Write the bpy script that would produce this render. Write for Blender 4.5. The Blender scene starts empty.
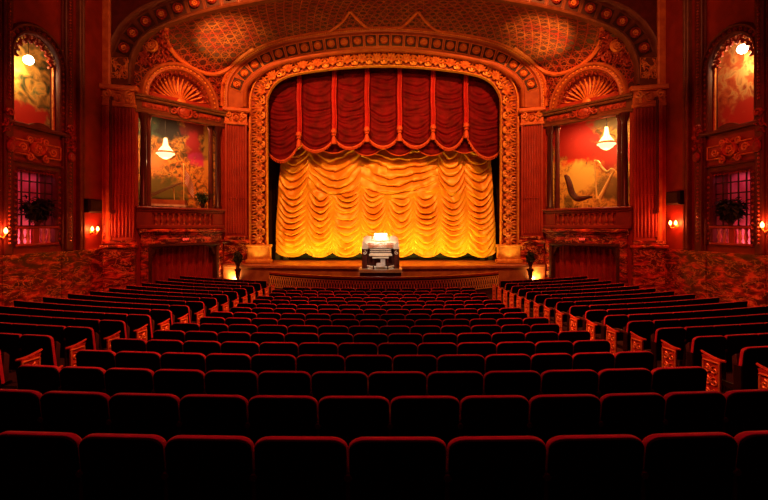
import bpy, bmesh, math, random
from mathutils import Vector, Matrix, noise
from mathutils.bvhtree import BVHTree
random.seed(7)
PI = math.pi
SC = bpy.context.scene
COL = SC.collection
ZC = 3.2          # everything below is written relative to the lens height; raised by ZC at the end
F = 442.0

# ------------------------------------------------------------------ camera, world, lights, exposure
cam_d = bpy.data.cameras.new('camera'); cam = bpy.data.objects.new('camera', cam_d); COL.objects.link(cam)
cam_d.sensor_width = 36; cam_d.lens = 36*F/768; cam_d.shift_y = -24/768
cam.location = (0, 0, 0); cam.rotation_euler = (PI/2, 0, 0)
cam_d.clip_end = 200
SC.camera = cam
w = bpy.data.worlds.new('world'); SC.world = w; w.use_nodes = True
w.node_tree.nodes['Background'].inputs[0].default_value = (1, .12, .06, 1)
w.node_tree.nodes['Background'].inputs[1].default_value = 0.012
SC.view_settings.view_transform = 'Standard'; SC.view_settings.look = 'None'
SC.view_settings.gamma = 1; SC.view_settings.use_curve_mapping = False
SC.view_settings.exposure = 0.0
SC.cycles.use_denoising = True
SC.cycles.max_bounces = 5
SC.cycles.sample_clamp_indirect = 4

def light(kind, name, loc, power, color, target=None, size=None, size_y=None, radius=None, spot=None, blend=.6):
    d = bpy.data.lights.new(name, kind); d.energy = power; d.color = color
    o = bpy.data.objects.new(name, d); COL.objects.link(o); o.location = loc
    if kind == 'AREA':
        d.shape = 'RECTANGLE'; d.size = size; d.size_y = size_y or size
    if radius is not None and kind != 'AREA': d.shadow_soft_size = radius
    if kind == 'SPOT': d.spot_size = math.radians(spot); d.spot_blend = blend
    if target is not None:
        o.rotation_euler = (Vector(target)-Vector(loc)).to_track_quat('-Z', 'Y').to_euler()
    return o

RED = (1, .10, .05); ORANGE = (1, .34, .08); AMBER = (1, .55, .12); WARM = (1, .72, .38); CRIM = (1, .03, .09)
# added red fill from an unseen overhead panel, to light the seat rims
light('AREA', 'overhead_fill', (0, 3, 12.2), 560, CRIM, (0, 3.4, -3), 16, 9)
# footlights along the front of the stage, throwing up the curtain
light('AREA', 'footlight', (0, 24.45, -1.93), 370, (1, .70, .08), (0, 25.5, .9), 11.6, .12)
# added unseen fill spots on the proscenium, side walls and curtain
for sx in (-1, 1):
    light('SPOT', 'front_fill', (sx*6, 14.5, 12), 6500, (1, .28, .06), (sx*6.0, 24, 4.2), radius=.12, spot=72)  # added raking fill for the proscenium ornament
    light('SPOT', 'side_fill', (sx*3, 8, 11), 2600, (1, .05, .015), (sx*12.5, 17.2, -1.4), radius=.3, spot=44)  # added fill from above, in place of a glow from the dado cove
    light('SPOT', 'frame_fill', (sx*6.75, 23.05, -1.93), 60, (1, .62, .12), (sx*6.72, 24.1, 2.2), radius=.01, spot=110, blend=.9)  # added to give the footlight spill on the frame, not a fitted lamp
    # cove lamps washing the lattice of the sounding board
    light('SPOT', 'cove_spot', (sx*7.9, 20.6, 6.6), 1500, (1, .60, .12), (sx*7.9, 22.0, 9.6), radius=.1, spot=62, blend=1)
    light('SPOT', 'aisle_fill', (-sx*6, 4, 11.5), 5500, (1, .24, .06), (sx*4.6, 7.2, -2.0), radius=.15, spot=26, blend=.7)  # added fill from an unseen point, to brighten the near aisle end panels
    light('SPOT', 'aisle_fill', (-sx*6, 9, 11.5), 11000, (1, .24, .06), (sx*4.8, 13.5, -2.3), radius=.15, spot=36, blend=.7)  # second added fill, for the farther aisle end panels
    light('SPOT', 'arch_fill', (sx*9.2, 18.5, 3.0), 210, (1, .33, .07), (sx*9.8, 21.6, 7.4), radius=.1, spot=80, blend=.9)  # added unseen fill on the lunettes
    # lamps at the foot of the inner pilasters
    light('SPOT', 'pedestal_lamp', (sx*7.9, 22.75, -2.75), 150, (1, .62, .16), (sx*7.8, 23.6, -2.1), radius=.05, spot=150, blend=.9)
light('SPOT', 'curtain_fill', (0, 14, 12), 4100, (1, .40, .05), (0, 25.5, 2.2), radius=.12, spot=62, blend=.8)  # added unseen fill raking down the curtain folds
light('SPOT', 'crown_fill', (0, 10, 10.4), 2600, (1, .30, .06), (0, 24, 9.7), radius=.1, spot=64, blend=.8)  # added fill to lift the crown of the arch
for sx in (-1, 1):
    light('SPOT', 'outer_arch_fill', (sx*6, 9, 10), 1500, (1, .28, .09), (sx*11.6, 20, 8.8), radius=.1, spot=38, blend=.9)  # added wash to brighten the outer coffered arch
light('SPOT', 'organ_spot', (0, 8, 11), 7000, (1, .86, .7), (-.17, 21, -1.3), radius=.1, spot=7, blend=.4)

# ------------------------------------------------------------------ mesh builder
ORG = {}
class MB:
    def __init__(s, xf=None):
        s.v = []; s.f = []; s.m = []; s.xf = xf; s.mi = 0; s.uv = None
    def add(s, vs, fs):
        b = len(s.v)
        for p in vs:
            p = s.xf(p) if s.xf else p
            s.v.append((p[0], p[1], p[2]))
        for f in fs:
            s.f.append(tuple(i+b for i in f)); s.m.append(s.mi)
        return b
    def box(s, x0, x1, y0, y1, z0, z1):
        s.add([(x, y, z) for z in (z0, z1) for y in (y0, y1) for x in (x0, x1)],
              [(0, 2, 3, 1), (4, 5, 7, 6), (0, 1, 5, 4), (2, 6, 7, 3), (0, 4, 6, 2), (1, 3, 7, 5)])
    def bbox(s, x0, x1, y0, y1, z0, z1, b=.02):
        # box with chamfered vertical & top edges facing -y
        s.add([(x0, y1, z0), (x1, y1, z0), (x1, y1, z1), (x0, y1, z1),
               (x0, y0+b, z0), (x1, y0+b, z0), (x1, y0+b, z1), (x0, y0+b, z1),
               (x0+b, y0, z0+b), (x1-b, y0, z0+b), (x1-b, y0, z1-b), (x0+b, y0, z1-b)],
              [(0, 1, 2, 3), (0, 4, 5, 1), (1, 5, 6, 2), (2, 6, 7, 3), (3, 7, 4, 0),
               (4, 8, 9, 5), (5, 9, 10, 6), (6, 10, 11, 7), (7, 11, 8, 4), (8, 11, 10, 9)])
    def tube(s, pts, r, n=6, cap=True):
        pts = [Vector(p) for p in pts]; N = len(pts); rings = []
        up = None
        for i, p in enumerate(pts):
            t = (pts[min(i+1, N-1)]-pts[max(i-1, 0)])
            t = t.normalized() if t.length > 1e-9 else Vector((0, 0, 1))
            if up is None: up = Vector((0, 0, 1)) if abs(t.z) < .9 else Vector((0, 1, 0))
            a = t.cross(up)
            if a.length < 1e-4: a = t.cross(Vector((1, 0, 0)))
            a.normalize(); b = a.cross(t).normalized(); up = b
            rr = r[i] if isinstance(r, (list, tuple)) else r
            rings.append([p+a*rr*math.cos(k*2*PI/n)+b*rr*math.sin(k*2*PI/n) for k in range(n)])
        vs = [q for ring in rings for q in ring]; fs = []
        for i in range(N-1):
            for k in range(n):
                k2 = (k+1) % n
                fs.append((i*n+k, i*n+k2, (i+1)*n+k2, (i+1)*n+k))
        if cap: fs += [tuple(range(n-1, -1, -1)), tuple(range((N-1)*n, N*n))]
        s.add(vs, fs)
    def lathe(s, prof, c=(0, 0, 0), n=12, ax='z', sx=1, sy=1):
        vs = []; fs = []; m = len(prof)
        for r, h in prof:
            for k in range(n):
                a = 2*PI*k/n; u = r*math.cos(a)*sx; v = r*math.sin(a)*sy
                if ax == 'z': vs.append((c[0]+u, c[1]+v, c[2]+h))
                else: vs.append((c[0]+u, c[1]-h, c[2]+v))      # ax 'y': height points to -y
        for i in range(m-1):
            for k in range(n):
                k2 = (k+1) % n; fs.append((i*n+k, i*n+k2, (i+1)*n+k2, (i+1)*n+k))
        fs += [tuple(range(n-1, -1, -1)), tuple(range((m-1)*n, m*n))]
        s.add(vs, fs)
    def ball(s, c, r, n=8, m=5, sc=(1, 1, 1)):
        vs = []; fs = []
        for i in range(1, m):
            t = PI*i/m
            for k in range(n):
                a = 2*PI*k/n
                vs.append((c[0]+r*sc[0]*math.sin(t)*math.cos(a), c[1]+r*sc[1]*math.sin(t)*math.sin(a), c[2]+r*sc[2]*math.cos(t)))
        b = len(vs); vs += [(c[0], c[1], c[2]+r*sc[2]), (c[0], c[1], c[2]-r*sc[2])]
        for i in range(m-2):
            for k in range(n):
                k2 = (k+1) % n; fs.append((i*n+k, (i+1)*n+k, (i+1)*n+k2, i*n+k2))
        for k in range(n):
            k2 = (k+1) % n; fs += [(b, k, k2), (b+1, (m-2)*n+k2, (m-2)*n+k)]
        s.add(vs, fs)
    def prism(s, poly, y0, y1):      # polygon in xz, extruded along y
        n = len(poly)
        s.add([(x, y0, z) for x, z in poly]+[(x, y1, z) for x, z in poly],
              [tuple(range(n)), tuple(range(2*n-1, n-1, -1))]+[(i, i+n, (i+1) % n+n, (i+1) % n) for i in range(n)])
    def grid(s, nu, nv, fn):
        s.add([fn(i/nu, j/nv) for j in range(nv+1) for i in range(nu+1)],
              [(j*(nu+1)+i, j*(nu+1)+i+1, (j+1)*(nu+1)+i+1, (j+1)*(nu+1)+i) for j in range(nv) for i in range(nu)])
    def sweep(s, path, prof, closed=False, lift=None):
        # path: list of (pos Vector, outward normal Vector, depth axis Vector); prof: (n, toward viewer)
        m = len(prof); vs = []; fs = []
        for p, nn, dd in path:
            for a, b in prof: vs.append(p+nn*a-dd*b)
        mm = m if closed else m-1
        for i in range(len(path)-1):
            for k in range(mm):
                k2 = (k+1) % m; fs.append((i*m+k, i*m+k2, (i+1)*m+k2, (i+1)*m+k))
        if closed: fs += [tuple(range(m-1, -1, -1)), tuple(range((len(path)-1)*m, len(path)*m))]
        s.add(vs, fs)
    def build(s, name, mats, parent=None, smooth=False, org=None, uv=None, recalc=True):
        me = bpy.data.meshes.new(name)
        if parent is not None and org is None: org = ORG.get(parent.name, (0, 0, 0))
        o0 = Vector(org) if org is not None else Vector((0, 0, 0))
        me.from_pydata([tuple(Vector(v)-o0) for v in s.v], [], s.f)
        if not isinstance(mats, (list, tuple)): mats = [mats]
        for m_ in mats: me.materials.append(m_)
        if len(mats) > 1: me.polygons.foreach_set('material_index', s.m)
        if recalc:
            bm = bmesh.new(); bm.from_mesh(me); bmesh.ops.recalc_face_normals(bm, faces=bm.faces); bm.to_mesh(me); bm.free()
        if smooth:
            me.polygons.foreach_set('use_smooth', [True]*len(me.polygons))
            try: me.set_sharp_from_angle(angle=math.radians(40))
            except Exception: pass
        if uv:
            L = me.uv_layers.new(name='UVMap')
            for lp in me.loops: L.data[lp.index].uv = uv[lp.vertex_index]
        o = bpy.data.objects.new(name, me); COL.objects.link(o)
        if parent is not None: o.parent = parent
        else: o.location = o0
        ORG[o.name] = tuple(o0)
        return o

def thing(name, label, cat, loc=(0, 0, 0), group=None):
    o = bpy.data.objects.new(name, None); COL.objects.link(o); o.location = loc
    o.empty_display_size = .2
    o['label'] = label; o['category'] = cat
    if group: o['group'] = group
    ORG[o.name] = tuple(loc)
    return o
def tag(o, label, cat, group=None, kind=None):
    o['label'] = label; o['category'] = cat
    if group: o['group'] = group
    if kind: o['kind'] = kind
    return o
def struct(o, label=None, cat='structure'):
    o['kind'] = 'structure'
    if label: o['label'] = label; o['category'] = cat
    return o
def recenter(o):
    # move a one-mesh top-level thing's origin to the middle of its base
    vs = [v.co for v in o.data.vertices]
    c = Vector(((min(v.x for v in vs)+max(v.x for v in vs))/2, (min(v.y for v in vs)+max(v.y for v in vs))/2, min(v.z for v in vs)))
    o.data.transform(Matrix.Translation(-c)); o.location = Vector(o.location)+c
    ORG[o.name] = tuple(o.location)
    return o

# ------------------------------------------------------------------ materials
def nmat(name):
    m = bpy.data.materials.new(name); m.use_nodes = True
    return m, m.node_tree, m.node_tree.nodes['Principled BSDF']
def mix(nt, fac, a, b):
    n = nt.nodes.new('ShaderNodeMix'); n.data_type = 'RGBA'
    if isinstance(fac, (int, float)): n.inputs['Factor'].default_value = fac
    else: nt.links.new(fac, n.inputs['Factor'])
    for k, x in (('A', a), ('B', b)):
        i = [q for q in n.inputs if q.name == k and q.type == 'RGBA'][0]
        if isinstance(x, tuple): i.default_value = (*x, 1) if len(x) == 3 else x
        else: nt.links.new(x, i)
    return [q for q in n.outputs if q.type == 'RGBA'][0]
def mth(nt, op, a, b=None, c=None):
    n = nt.nodes.new('ShaderNodeMath'); n.operation = op
    for i, x in enumerate((a, b, c)):
        if x is None: continue
        if isinstance(x, (int, float)): n.inputs[i].default_value = x
        else: nt.links.new(x, n.inputs[i])
    return n.outputs[0]
def nz(nt, vec, scale, detail=3, dist=0):
    n = nt.nodes.new('ShaderNodeTexNoise'); n.inputs['Scale'].default_value = scale
    n.inputs['Detail'].default_value = detail; n.inputs['Distortion'].default_value = dist
    if vec is not None: nt.links.new(vec, n.inputs['Vector'])
    return n.outputs['Fac']
def ramp(nt, fac, stops):
    n = nt.nodes.new('ShaderNodeValToRGB'); cr = n.color_ramp
    while len(cr.elements) < len(stops): cr.elements.new(.5)
    for e, (p, c) in zip(cr.elements, stops): e.position = p; e.color = (*c, 1)
    nt.links.new(fac, n.inputs[0]); return n.outputs[0]
def bump(nt, b, h, strength=.3, dist=.02):
    n = nt.nodes.new('ShaderNodeBump'); n.inputs['Strength'].default_value = strength
    n.inputs['Distance'].default_value = dist; nt.links.new(h, n.inputs['Height']); nt.links.new(n.outputs[0], b.inputs['Normal'])
def mat(name, c1, c2=None, rough=.5, metal=0, scale=6, bmp=.2, bscale=None, sheen=0, dist=.02, spec=None):
    m, nt, b = nmat(name)
    tc = nt.nodes.new('ShaderNodeTexCoord').outputs['Object']
    c2 = c2 or tuple(x*.6 for x in c1)
    nt.links.new(mix(nt, ramp(nt, nz(nt, tc, scale, 4), [(.35, (0, 0, 0)), (.65, (1, 1, 1))]), c1, c2), b.inputs['Base Color'])
    b.inputs['Roughness'].default_value = rough; b.inputs['Metallic'].default_value = metal
    if spec is not None: b.inputs['Specular IOR Level'].default_value = spec
    if sheen: b.inputs['Sheen Weight'].default_value = sheen; b.inputs['Sheen Tint'].default_value = (*c1, 1)
    if bmp: bump(nt, b, nz(nt, tc, bscale or scale*4, 3), bmp, dist)
    return m
def emis(name, col, strength):
    m, nt, b = nmat(name)
    b.inputs['Base Color'].default_value = (*col, 1)
    b.inputs['Emission Color'].default_value = (*col, 1); b.inputs['Emission Strength'].default_value = strength
    return m

M = {}
M['gold'] = mat('gilt_plaster', (.95, .46, .09), (.72, .24, .04), .42, .25, 5, .5, 30, dist=.03)
M['goldred'] = mat('red_gilt_plaster', (.62, .14, .035), (.85, .34, .07), .45, .2, 6, .5, 30, dist=.03)
M['orange'] = mat('orange_plaster', (.72, .20, .04), (.52, .10, .025), .55, .05, 3, .25, 25)
M['bandor'] = mat('dull_orange_band', (.46, .12, .03), (.34, .07, .02), .5, .1, 3, .25, 25)
M['redpaint'] = mat('red_painted_plaster', (.42, .034, .012), (.30, .018, .008), .5, 0, 2, .15, 30)
M['wallred'] = mat('wall_red_paint', (.34, .022, .009), (.24, .013, .006), .5, 0, 2, .15, 30)
M['parapet'] = mat('parapet_red_paint', (.28, .022, .010), (.2, .013, .006), .5, 0, 2, .15, 30)
M['darkcol'] = mat('dark_column_paint', (.06, .006, .004), (.04, .004, .003), .3, 0, 3, .05)
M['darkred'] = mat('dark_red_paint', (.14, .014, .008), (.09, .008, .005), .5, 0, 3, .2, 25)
M['relief'] = mat('carved_red_relief', (.50, .06, .025), (.22, .015, .008), .45, .1, 7, .5, 30, dist=.03)
M['brightgold'] = mat('bright_gilt_grille', (1.0, .58, .18), (.95, .42, .10), .4, .1, 9, .1)
M['field'] = mat('dark_red_field', (.34, .04, .014), (.16, .012, .005), .6)
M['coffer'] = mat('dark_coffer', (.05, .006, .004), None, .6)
M['brown'] = mat('brown_band', (.20, .055, .02), (.14, .03, .012), .5, .1, 4)
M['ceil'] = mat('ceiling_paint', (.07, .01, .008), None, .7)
M['black'] = mat('black_plastic', (.008, .006, .006), None, .5, bmp=.05)
M['carpet'] = mat('red_carpet', (.05, .003, .003), (.03, .002, .002), .9, 0, 20, .4, 80)
M['stagewood'] = mat('stage_wood', (.45, .14, .05), (.30, .07, .025), .35, 0, 3, .1)
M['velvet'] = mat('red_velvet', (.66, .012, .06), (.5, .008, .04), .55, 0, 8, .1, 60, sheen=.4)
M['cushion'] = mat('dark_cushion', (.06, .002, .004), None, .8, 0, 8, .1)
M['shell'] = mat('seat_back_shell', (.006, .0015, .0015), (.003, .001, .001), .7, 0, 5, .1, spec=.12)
M['iron'] = mat('seat_ironwork', (.05, .012, .008), None, .4, .5, 8)
M['copper'] = mat('red_enamel_ironwork', (.85, .07, .02), (.45, .02, .008), .4, .1, 9, .6, 40, dist=.02)
M['coppergold'] = mat('gilded_scroll', (1.0, .36, .10), (.8, .14, .05), .35, .2, 9, .3)
M['armwood'] = mat('armrest_wood', (.10, .008, .006), None, .35, 0, 6, .05)
M['valance'] = mat('crimson_velvet_drape', (.17, .001, .009), (.09, .001, .005), .75, 0, 2, .12, 40, spec=.15)
M['ribbon'] = mat('scarlet_drape', (.50, .008, .012), (.38, .005, .008), .55, 0, 3, .1, sheen=.3)
M['fringe'] = mat('orange_fringe', (.72, .11, .03), (.5, .05, .018), .6, 0, 20, .5, 60)
M['goldcloth'] = mat('gold_satin', (.88, .42, .03), (.78, .28, .018), .36, .15, 1.2, .08, 30, sheen=.2)
M['doordrape'] = mat('red_door_drape', (.34, .010, .010), (.24, .006, .006), .6, 0, 3, .1)
M['cream'] = mat('cream_enamel', (.86, .78, .62), (.78, .64, .45), .3, 0, 4, .03)
M['darkwood'] = mat('dark_wood', (.10, .02, .01), (.05, .01, .006), .35, 0, 6, .05)
M['ivory'] = mat('ivory', (.9, .85, .7), None, .3, 0, 30, 0)
M['stopred'] = mat('red_stop_tabs', (.55, .09, .03), (.8, .5, .3), .35, 0, 60, 0)
M['leaf'] = mat('leaves', (.05, .09, .02), (.02, .04, .01), .5, 0, 10, .1)
M['harp'] = mat('gilt_harp', (1.0, .85, .35), (.95, .7, .22), .35, .05, 5, .1)
M['white'] = mat('pale_cloth', (.8, .7, .6), None, .6, 0, 5, .05)
M['crystal'] = emis('lit_crystal', (1, .70, .36), 1.7)
M['globe'] = emis('lit_globe', (1, .88, .55), 22)
M['bulb'] = emis('lit_bulb', (1, .5, .10), 14)
M['organlamp'] = emis('console_lamp_glow', (1, .92, .82), 3.5)
M['exit'] = emis('exit_letters', (1, .06, .03), 2.2)
M['chain'] = mat('dark_chain', (.05, .02, .01), None, .4, .5)

def marble(name='veined_red_marble'):
    m, nt, b = nmat(name)
    tc = nt.nodes.new('ShaderNodeTexCoord').outputs['Object']
    mp = nt.nodes.new('ShaderNodeMapping'); mp.inputs['Scale'].default_value = (.9, .9, 2.3)
    nt.links.new(tc, mp.inputs['Vector']); v = mp.outputs[0]
    wv = nt.nodes.new('ShaderNodeTexNoise'); wv.inputs['Scale'].default_value = 1.1; wv.inputs['Detail'].default_value = 6
    wv.inputs['Distortion'].default_value = 1.6; wv.inputs['Roughness'].default_value = .62; nt.links.new(v, wv.inputs['Vector'])
    vein = mth(nt, 'ABSOLUTE', mth(nt, 'SUBTRACT', wv.outputs['Fac'], .5))
    blot = nz(nt, v, 2.3, 6, .6)
    base = ramp(nt, blot, [(.3, (.04, .002, .001)), (.47, (.14, .006, .003)), (.56, (.42, .018, .009)), (.66, (.95, .12, .045))])
    vf = ramp(nt, vein, [(0, (1, 1, 1)), (.007, (.7, .7, .7)), (.02, (0, 0, 0))])
    c = mix(nt, vf, base, (1.0, .38, .14))
    nt.links.new(c, b.inputs['Base Color']); b.inputs['Roughness'].default_value = .32
    return m
M['marble'] = marble()

def lattice_mat():
    m, nt, b = nmat('pierced_lattice')
    uv = nt.nodes.new('ShaderNodeTexCoord').outputs['UV']
    sp = nt.nodes.new('ShaderNodeSeparateXYZ'); nt.links.new(uv, sp.inputs[0]); U, V = sp.outputs[0], sp.outputs[1]
    acc = None; S = .36
    for k, ang in enumerate((22, 82, 142, 52, 112, 172)):
        a = math.radians(ang)
        pr = mth(nt, 'ADD', mth(nt, 'MULTIPLY', U, math.cos(a)/S), mth(nt, 'MULTIPLY', V, math.sin(a)/S))
        d = mth(nt, 'ABSOLUTE', mth(nt, 'SUBTRACT', mth(nt, 'FRACT', pr), .5))
        ln = mth(nt, 'SUBTRACT', 1, mth(nt, 'DIVIDE', d, .085 if k < 3 else .05)); ln = mth(nt, 'MAXIMUM', ln, 0)
        acc = ln if acc is None else mth(nt, 'MAXIMUM', acc, ln)
    fac = mth(nt, 'MINIMUM', mth(nt, 'MULTIPLY', acc, 1.8), 1)
    n = nz(nt, uv, 1.3, 2)
    gc = ramp(nt, n, [(.35, (.46, .025, .014)), (.65, (.62, .15, .035))])
    nt.links.new(mix(nt, fac, (.07, .004, .004), gc), b.inputs['Base Color'])
    b.inputs['Roughness'].default_value = .5
    bump(nt, b, acc, .9, .05)
    return m
M['lattice'] = lattice_mat()

def mural(name, stops, scale, seed, extra=None):
    m, nt, b = nmat(name)
    tc = nt.nodes.new('ShaderNodeTexCoord').outputs['Object']
    mp = nt.nodes.new('ShaderNodeMapping'); mp.inputs['Location'].default_value = (seed, seed*.7, seed*1.3); nt.links.new(tc, mp.inputs['Vector'])
    f = nz(nt, mp.outputs[0], scale, 5, .8)
    c = ramp(nt, f, stops)
    sp = nt.nodes.new('ShaderNodeSeparateXYZ'); nt.links.new(tc, sp.inputs[0])
    if extra:
        for (cx, cz, rx, rz, col, ax) in extra:      # soft painted patches: object space, ax = the horizontal axis
            dx = mth(nt, 'DIVIDE', mth(nt, 'SUBTRACT', sp.outputs[ax], cx), rx)
            dz = mth(nt, 'DIVIDE', mth(nt, 'SUBTRACT', sp.outputs[2], cz), rz)
            r = mth(nt, 'ADD', mth(nt, 'POWER', mth(nt, 'ABSOLUTE', dx), 2), mth(nt, 'POWER', mth(nt, 'ABSOLUTE', dz), 2))
            r = mth(nt, 'ADD', r, mth(nt, 'MULTIPLY', mth(nt, 'SUBTRACT', nz(nt, tc, 2.6, 4), .5), 2.4))
            k = mth(nt, 'SUBTRACT', 1, r); k = mth(nt, 'MULTIPLY', k, 1.7)
            k = mth(nt, 'MINIMUM', mth(nt, 'MAXIMUM', k, 0), 1)
            c = mix(nt, k, c, col)
    nt.links.new(c, b.inputs['Base Color']); b.inputs['Roughness'].default_value = .6
    return m

# ------------------------------------------------------------------ curves
def catmull(P, per=10):
    out = []
    Q = [P[0]]+list(P)+[P[-1]]
    for i in range(1, len(Q)-2):
        p0, p1, p2, p3 = [Vector(q) for q in Q[i-1:i+3]]
        for k in range(per):
            t = k/per
            out.append(.5*((2*p1)+(-p0+p2)*t+(2*p0-5*p1+4*p2-p3)*t*t+(-p0+3*p1-3*p2+p3)*t**3))
    out.append(Vector(P[-1])); return out
def resample(pts, n):
    L = [0]
    for a, b in zip(pts, pts[1:]): L.append(L[-1]+(b-a).length)
    out = []; j = 0
    for i in range(n):
        s_ = L[-1]*i/(n-1)
        while j < len(L)-2 and L[j+1] < s_: j += 1
        t = (s_-L[j])/max(L[j+1]-L[j], 1e-9); out.append(pts[j].lerp(pts[j+1], min(max(t, 0), 1)))
    return out, L[-1]
def arch(left_pts, n, base=None):
    """left half (x, z) from the foot up to the crown, mirrored; returns frames list((x,z), normal)"""
    P = [Vector((x, z, 0)) for x, z in left_pts]
    full = P+[Vector((-p.x, p.y, 0)) for p in reversed(P[:-1])]
    c = catmull(full, 10)
    if base is not None:
        c = [Vector((c[0].x, base, 0))]+c+[Vector((c[-1].x, base, 0))]
    pts, L = resample(c, n)
    fr = []
    for i, p in enumerate(pts):
        t = (pts[min(i+1, n-1)]-pts[max(i-1, 0)]).normalized()
        fr.append((p, Vector((-t.y, t.x, 0))))
    return fr, L
def frames(fr, y, off=0):
    return [(Vector((p.x+n.x*off, y, p.y+n.y*off)), Vector((n.x, 0, n.y)), Vector((0, 1, 0))) for p, n in fr]
def spiral(c, r0, turns, a0, sgn=1, n=14, dy=0, k=.12):
    """spiral in xz about c"""
    out = []
    for i in range(n+1):
        t = i/n; r = r0*(1-t*(1-k)); a = a0+sgn*turns*2*PI*t
        out.append((c[0]+r*math.cos(a), c[1]-dy*t, c[2]+r*math.sin(a)))
    return out
def leafblade(mb, base, tip, wd, th, y=0):
    """a pointed flattened leaf lying in the xz plane, raised toward -y"""
    b = Vector(base); t = Vector(tip); d = t-b; s_ = Vector((-d.z, 0, d.x)).normalized()*wd
    vs = [b, b.lerp(t, .45)+s_, t, b.lerp(t, .45)-s_]
    mid = b.lerp(t, .45)+Vector((0, -th, 0))
    mb.add([tuple(q) for q in vs]+[tuple(mid)], [(0, 1, 4), (1, 2, 4), (2, 3, 4), (3, 0, 4)])
def foliage(mb, cx, cz, wx, wz, y, n, rnd, big=1.0):
    """carved scrolling foliage filling a field in the xz plane, in front of plane y"""
    for k in range(n):
        x = cx+(rnd.random()-.5)*wx; z = cz+(rnd.random()-.5)*wz; r = min(wx, wz)*(.10+.12*rnd.random())*big
        mb.tube(spiral((x, y-.02, z), r, 1.2, rnd.random()*6.28, rnd.choice((-1, 1)), 9), [r*.22*(1-.06*i) for i in range(10)], 4)
        a = rnd.random()*6.28
        for q in range(2):
            aa = a+q*2.4
            leafblade(mb, (x, y, z), (x+math.cos(aa)*r*1.9, y, z+math.sin(aa)*r*1.9), r*.4, r*.5)
def rosette(mb, c, r, petals=8, depth=.08, m1=None):
    """flower medallion facing -y"""
    x, y, z = c
    m0 = mb.mi
    mb.lathe([(r, 0), (r, depth*.5), (r*.88, depth*.9), (r*.76, depth*.35), (r*.74, depth*.15)], c, 16, 'y')
    mb.mi = m1 if m1 is not None else m0
    for k in range(petals):
        a = 2*PI*k/petals
        p = Vector((x+math.cos(a)*r*.42, y-depth*.45, z+math.sin(a)*r*.42))
        mb.ball(p, r*.2, 6, 4, (1, .9, 1))
    mb.ball((x, y-depth*.6, z), r*.2, 8, 4)
    mb.mi = m0

# ================================================================== SETTING
RC = 36.0
def drow(n): return 2.53+.9*(n-1)
def hrow(n):
    k = max(-3, min(n-1, 18.5)); return 1.208+.115*k-.003*k*k
SEATH = .86
def floor_z(r):
    n = (36-r-2.53)/.9+1
    if n > 19.4: n = 19.4
    return -hrow(n)-SEATH if n > -2 else -hrow(-2)-SEATH
FZ = floor_z(RC-20)
# floor: raked, in concentric curves
mb = MB()
def ffn(u, v):
    x = -16+32*u; y = -4+28*v
    r = math.hypot(x, y-RC)
    return (x, y, floor_z(r))
mb.grid(64, 112, ffn)
fl = struct(mb.build('floor', M['carpet'], smooth=True), 'raked dark red carpeted floor under the seats', 'floor')

# ---- side frames
def bayxf(s):
    """(u along the splayed wall towards the stage, w out of the wall, z)  as (u, -w, z)"""
    def f(p):
        u, w_, z = p[0], -p[1], p[2]
        return (s*(11.3-.642*u-.766*w_), 20.1+.766*u-.642*w_, z)
    return f
def wallxf(s):
    def f(p):
        u, w_, z = p[0], -p[1], p[2]
        return (s*(12.5+.119*u-.993*w_), 19.8-.993*u-.119*w_, z)
    return f
def segxf(s, x0, y0, x1, y1):
    L = math.hypot(x1-x0, y1-y0); ux, uy = (x1-x0)/L, (y1-y0)/L; nx, ny = uy, -ux   # left side, facing the room
    def f(p):
        u, w_, z = p[0], -p[1], p[2]
        x = x0+ux*u+nx*w_; y = y0+uy*u+ny*w_
        return (-s*x, y, z)
    return f, L
def bay_u(px, w_):      # left-hand pixel column -> u
    k = (384-px)/F
    return (11.3-.766*w_-k*(20.1-.642*w_))/(.642+.766*k)
def bay_d(u, w_): return 20.1+.766*u-.642*w_
def wall_u(px, w_=0):
    k = (384-px)/F
    return (k*(19.8-.119*w_)-12.5+.993*w_)/(.119+.993*k)
def wall_d(u, w_=0): return 19.8-.993*u-.119*w_

ROOF = 13.0
SPR = 6.25
def panel_wall(mb, u0, u1, z0, z1, holes, th=.3):
    """wall in xz with rectangular holes, thickness th behind y=0"""
    us = sorted({u0, u1}|{h[0] for h in holes}|{h[1] for h in holes}); zs = sorted({z0, z1}|{h[2] for h in holes}|{h[3] for h in holes})
    for a, b in zip(us, us[1:]):
        for c, d in zip(zs, zs[1:]):
            if any(h[0] <= a+1e-6 and h[1] >= b-1e-6 and h[2] <= c+1e-6 and h[3] >= d-1e-6 for h in holes): continue
            mb.box(a, b, 0, th, c, d)

NICHE = (2.50, 4.34, 3.65, 7.05)      # arched niche in the side wall (u0,u1,z0,z1)
NCX = (NICHE[0]+NICHE[1])/2; NR = (NICHE[1]-NICHE[0])/2; NSP = NICHE[3]-NR
LOW = (2.6, 4.2, -.05, 2.05)
for s, nm in ((-1, 'left'), (1, 'right')):
    mb = MB(wallxf(s))
    panel_wall(mb, 0, 24, FZ-1.2, ROOF, [(NICHE[0], NICHE[1], NICHE[2], NICHE[3]), (LOW[0], LOW[1], -.7, LOW[3])], .12)
    # spandrels of the arched head
    N = 12
    for q in range(2):
        sg = -1 if q == 0 else 1
        poly = [(NCX+sg*NR, NICHE[3])]+[(NCX+sg*NR*math.cos(a), NSP+NR*math.sin(a)) for a in [PI/2*i/N for i in range(N+1)]]
        # fan of quads to keep the faces convex
        for i in range(1, N+1):
            a, b = poly[i], poly[i+1] if i+1 < len(poly) else (NCX, NICHE[3])
            mb.prism([poly[0], a, b], 0, .12)
    struct(mb.build('wall_'+nm, M['wallred']), 'dark red painted auditorium side wall on the '+nm, 'wall')

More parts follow.
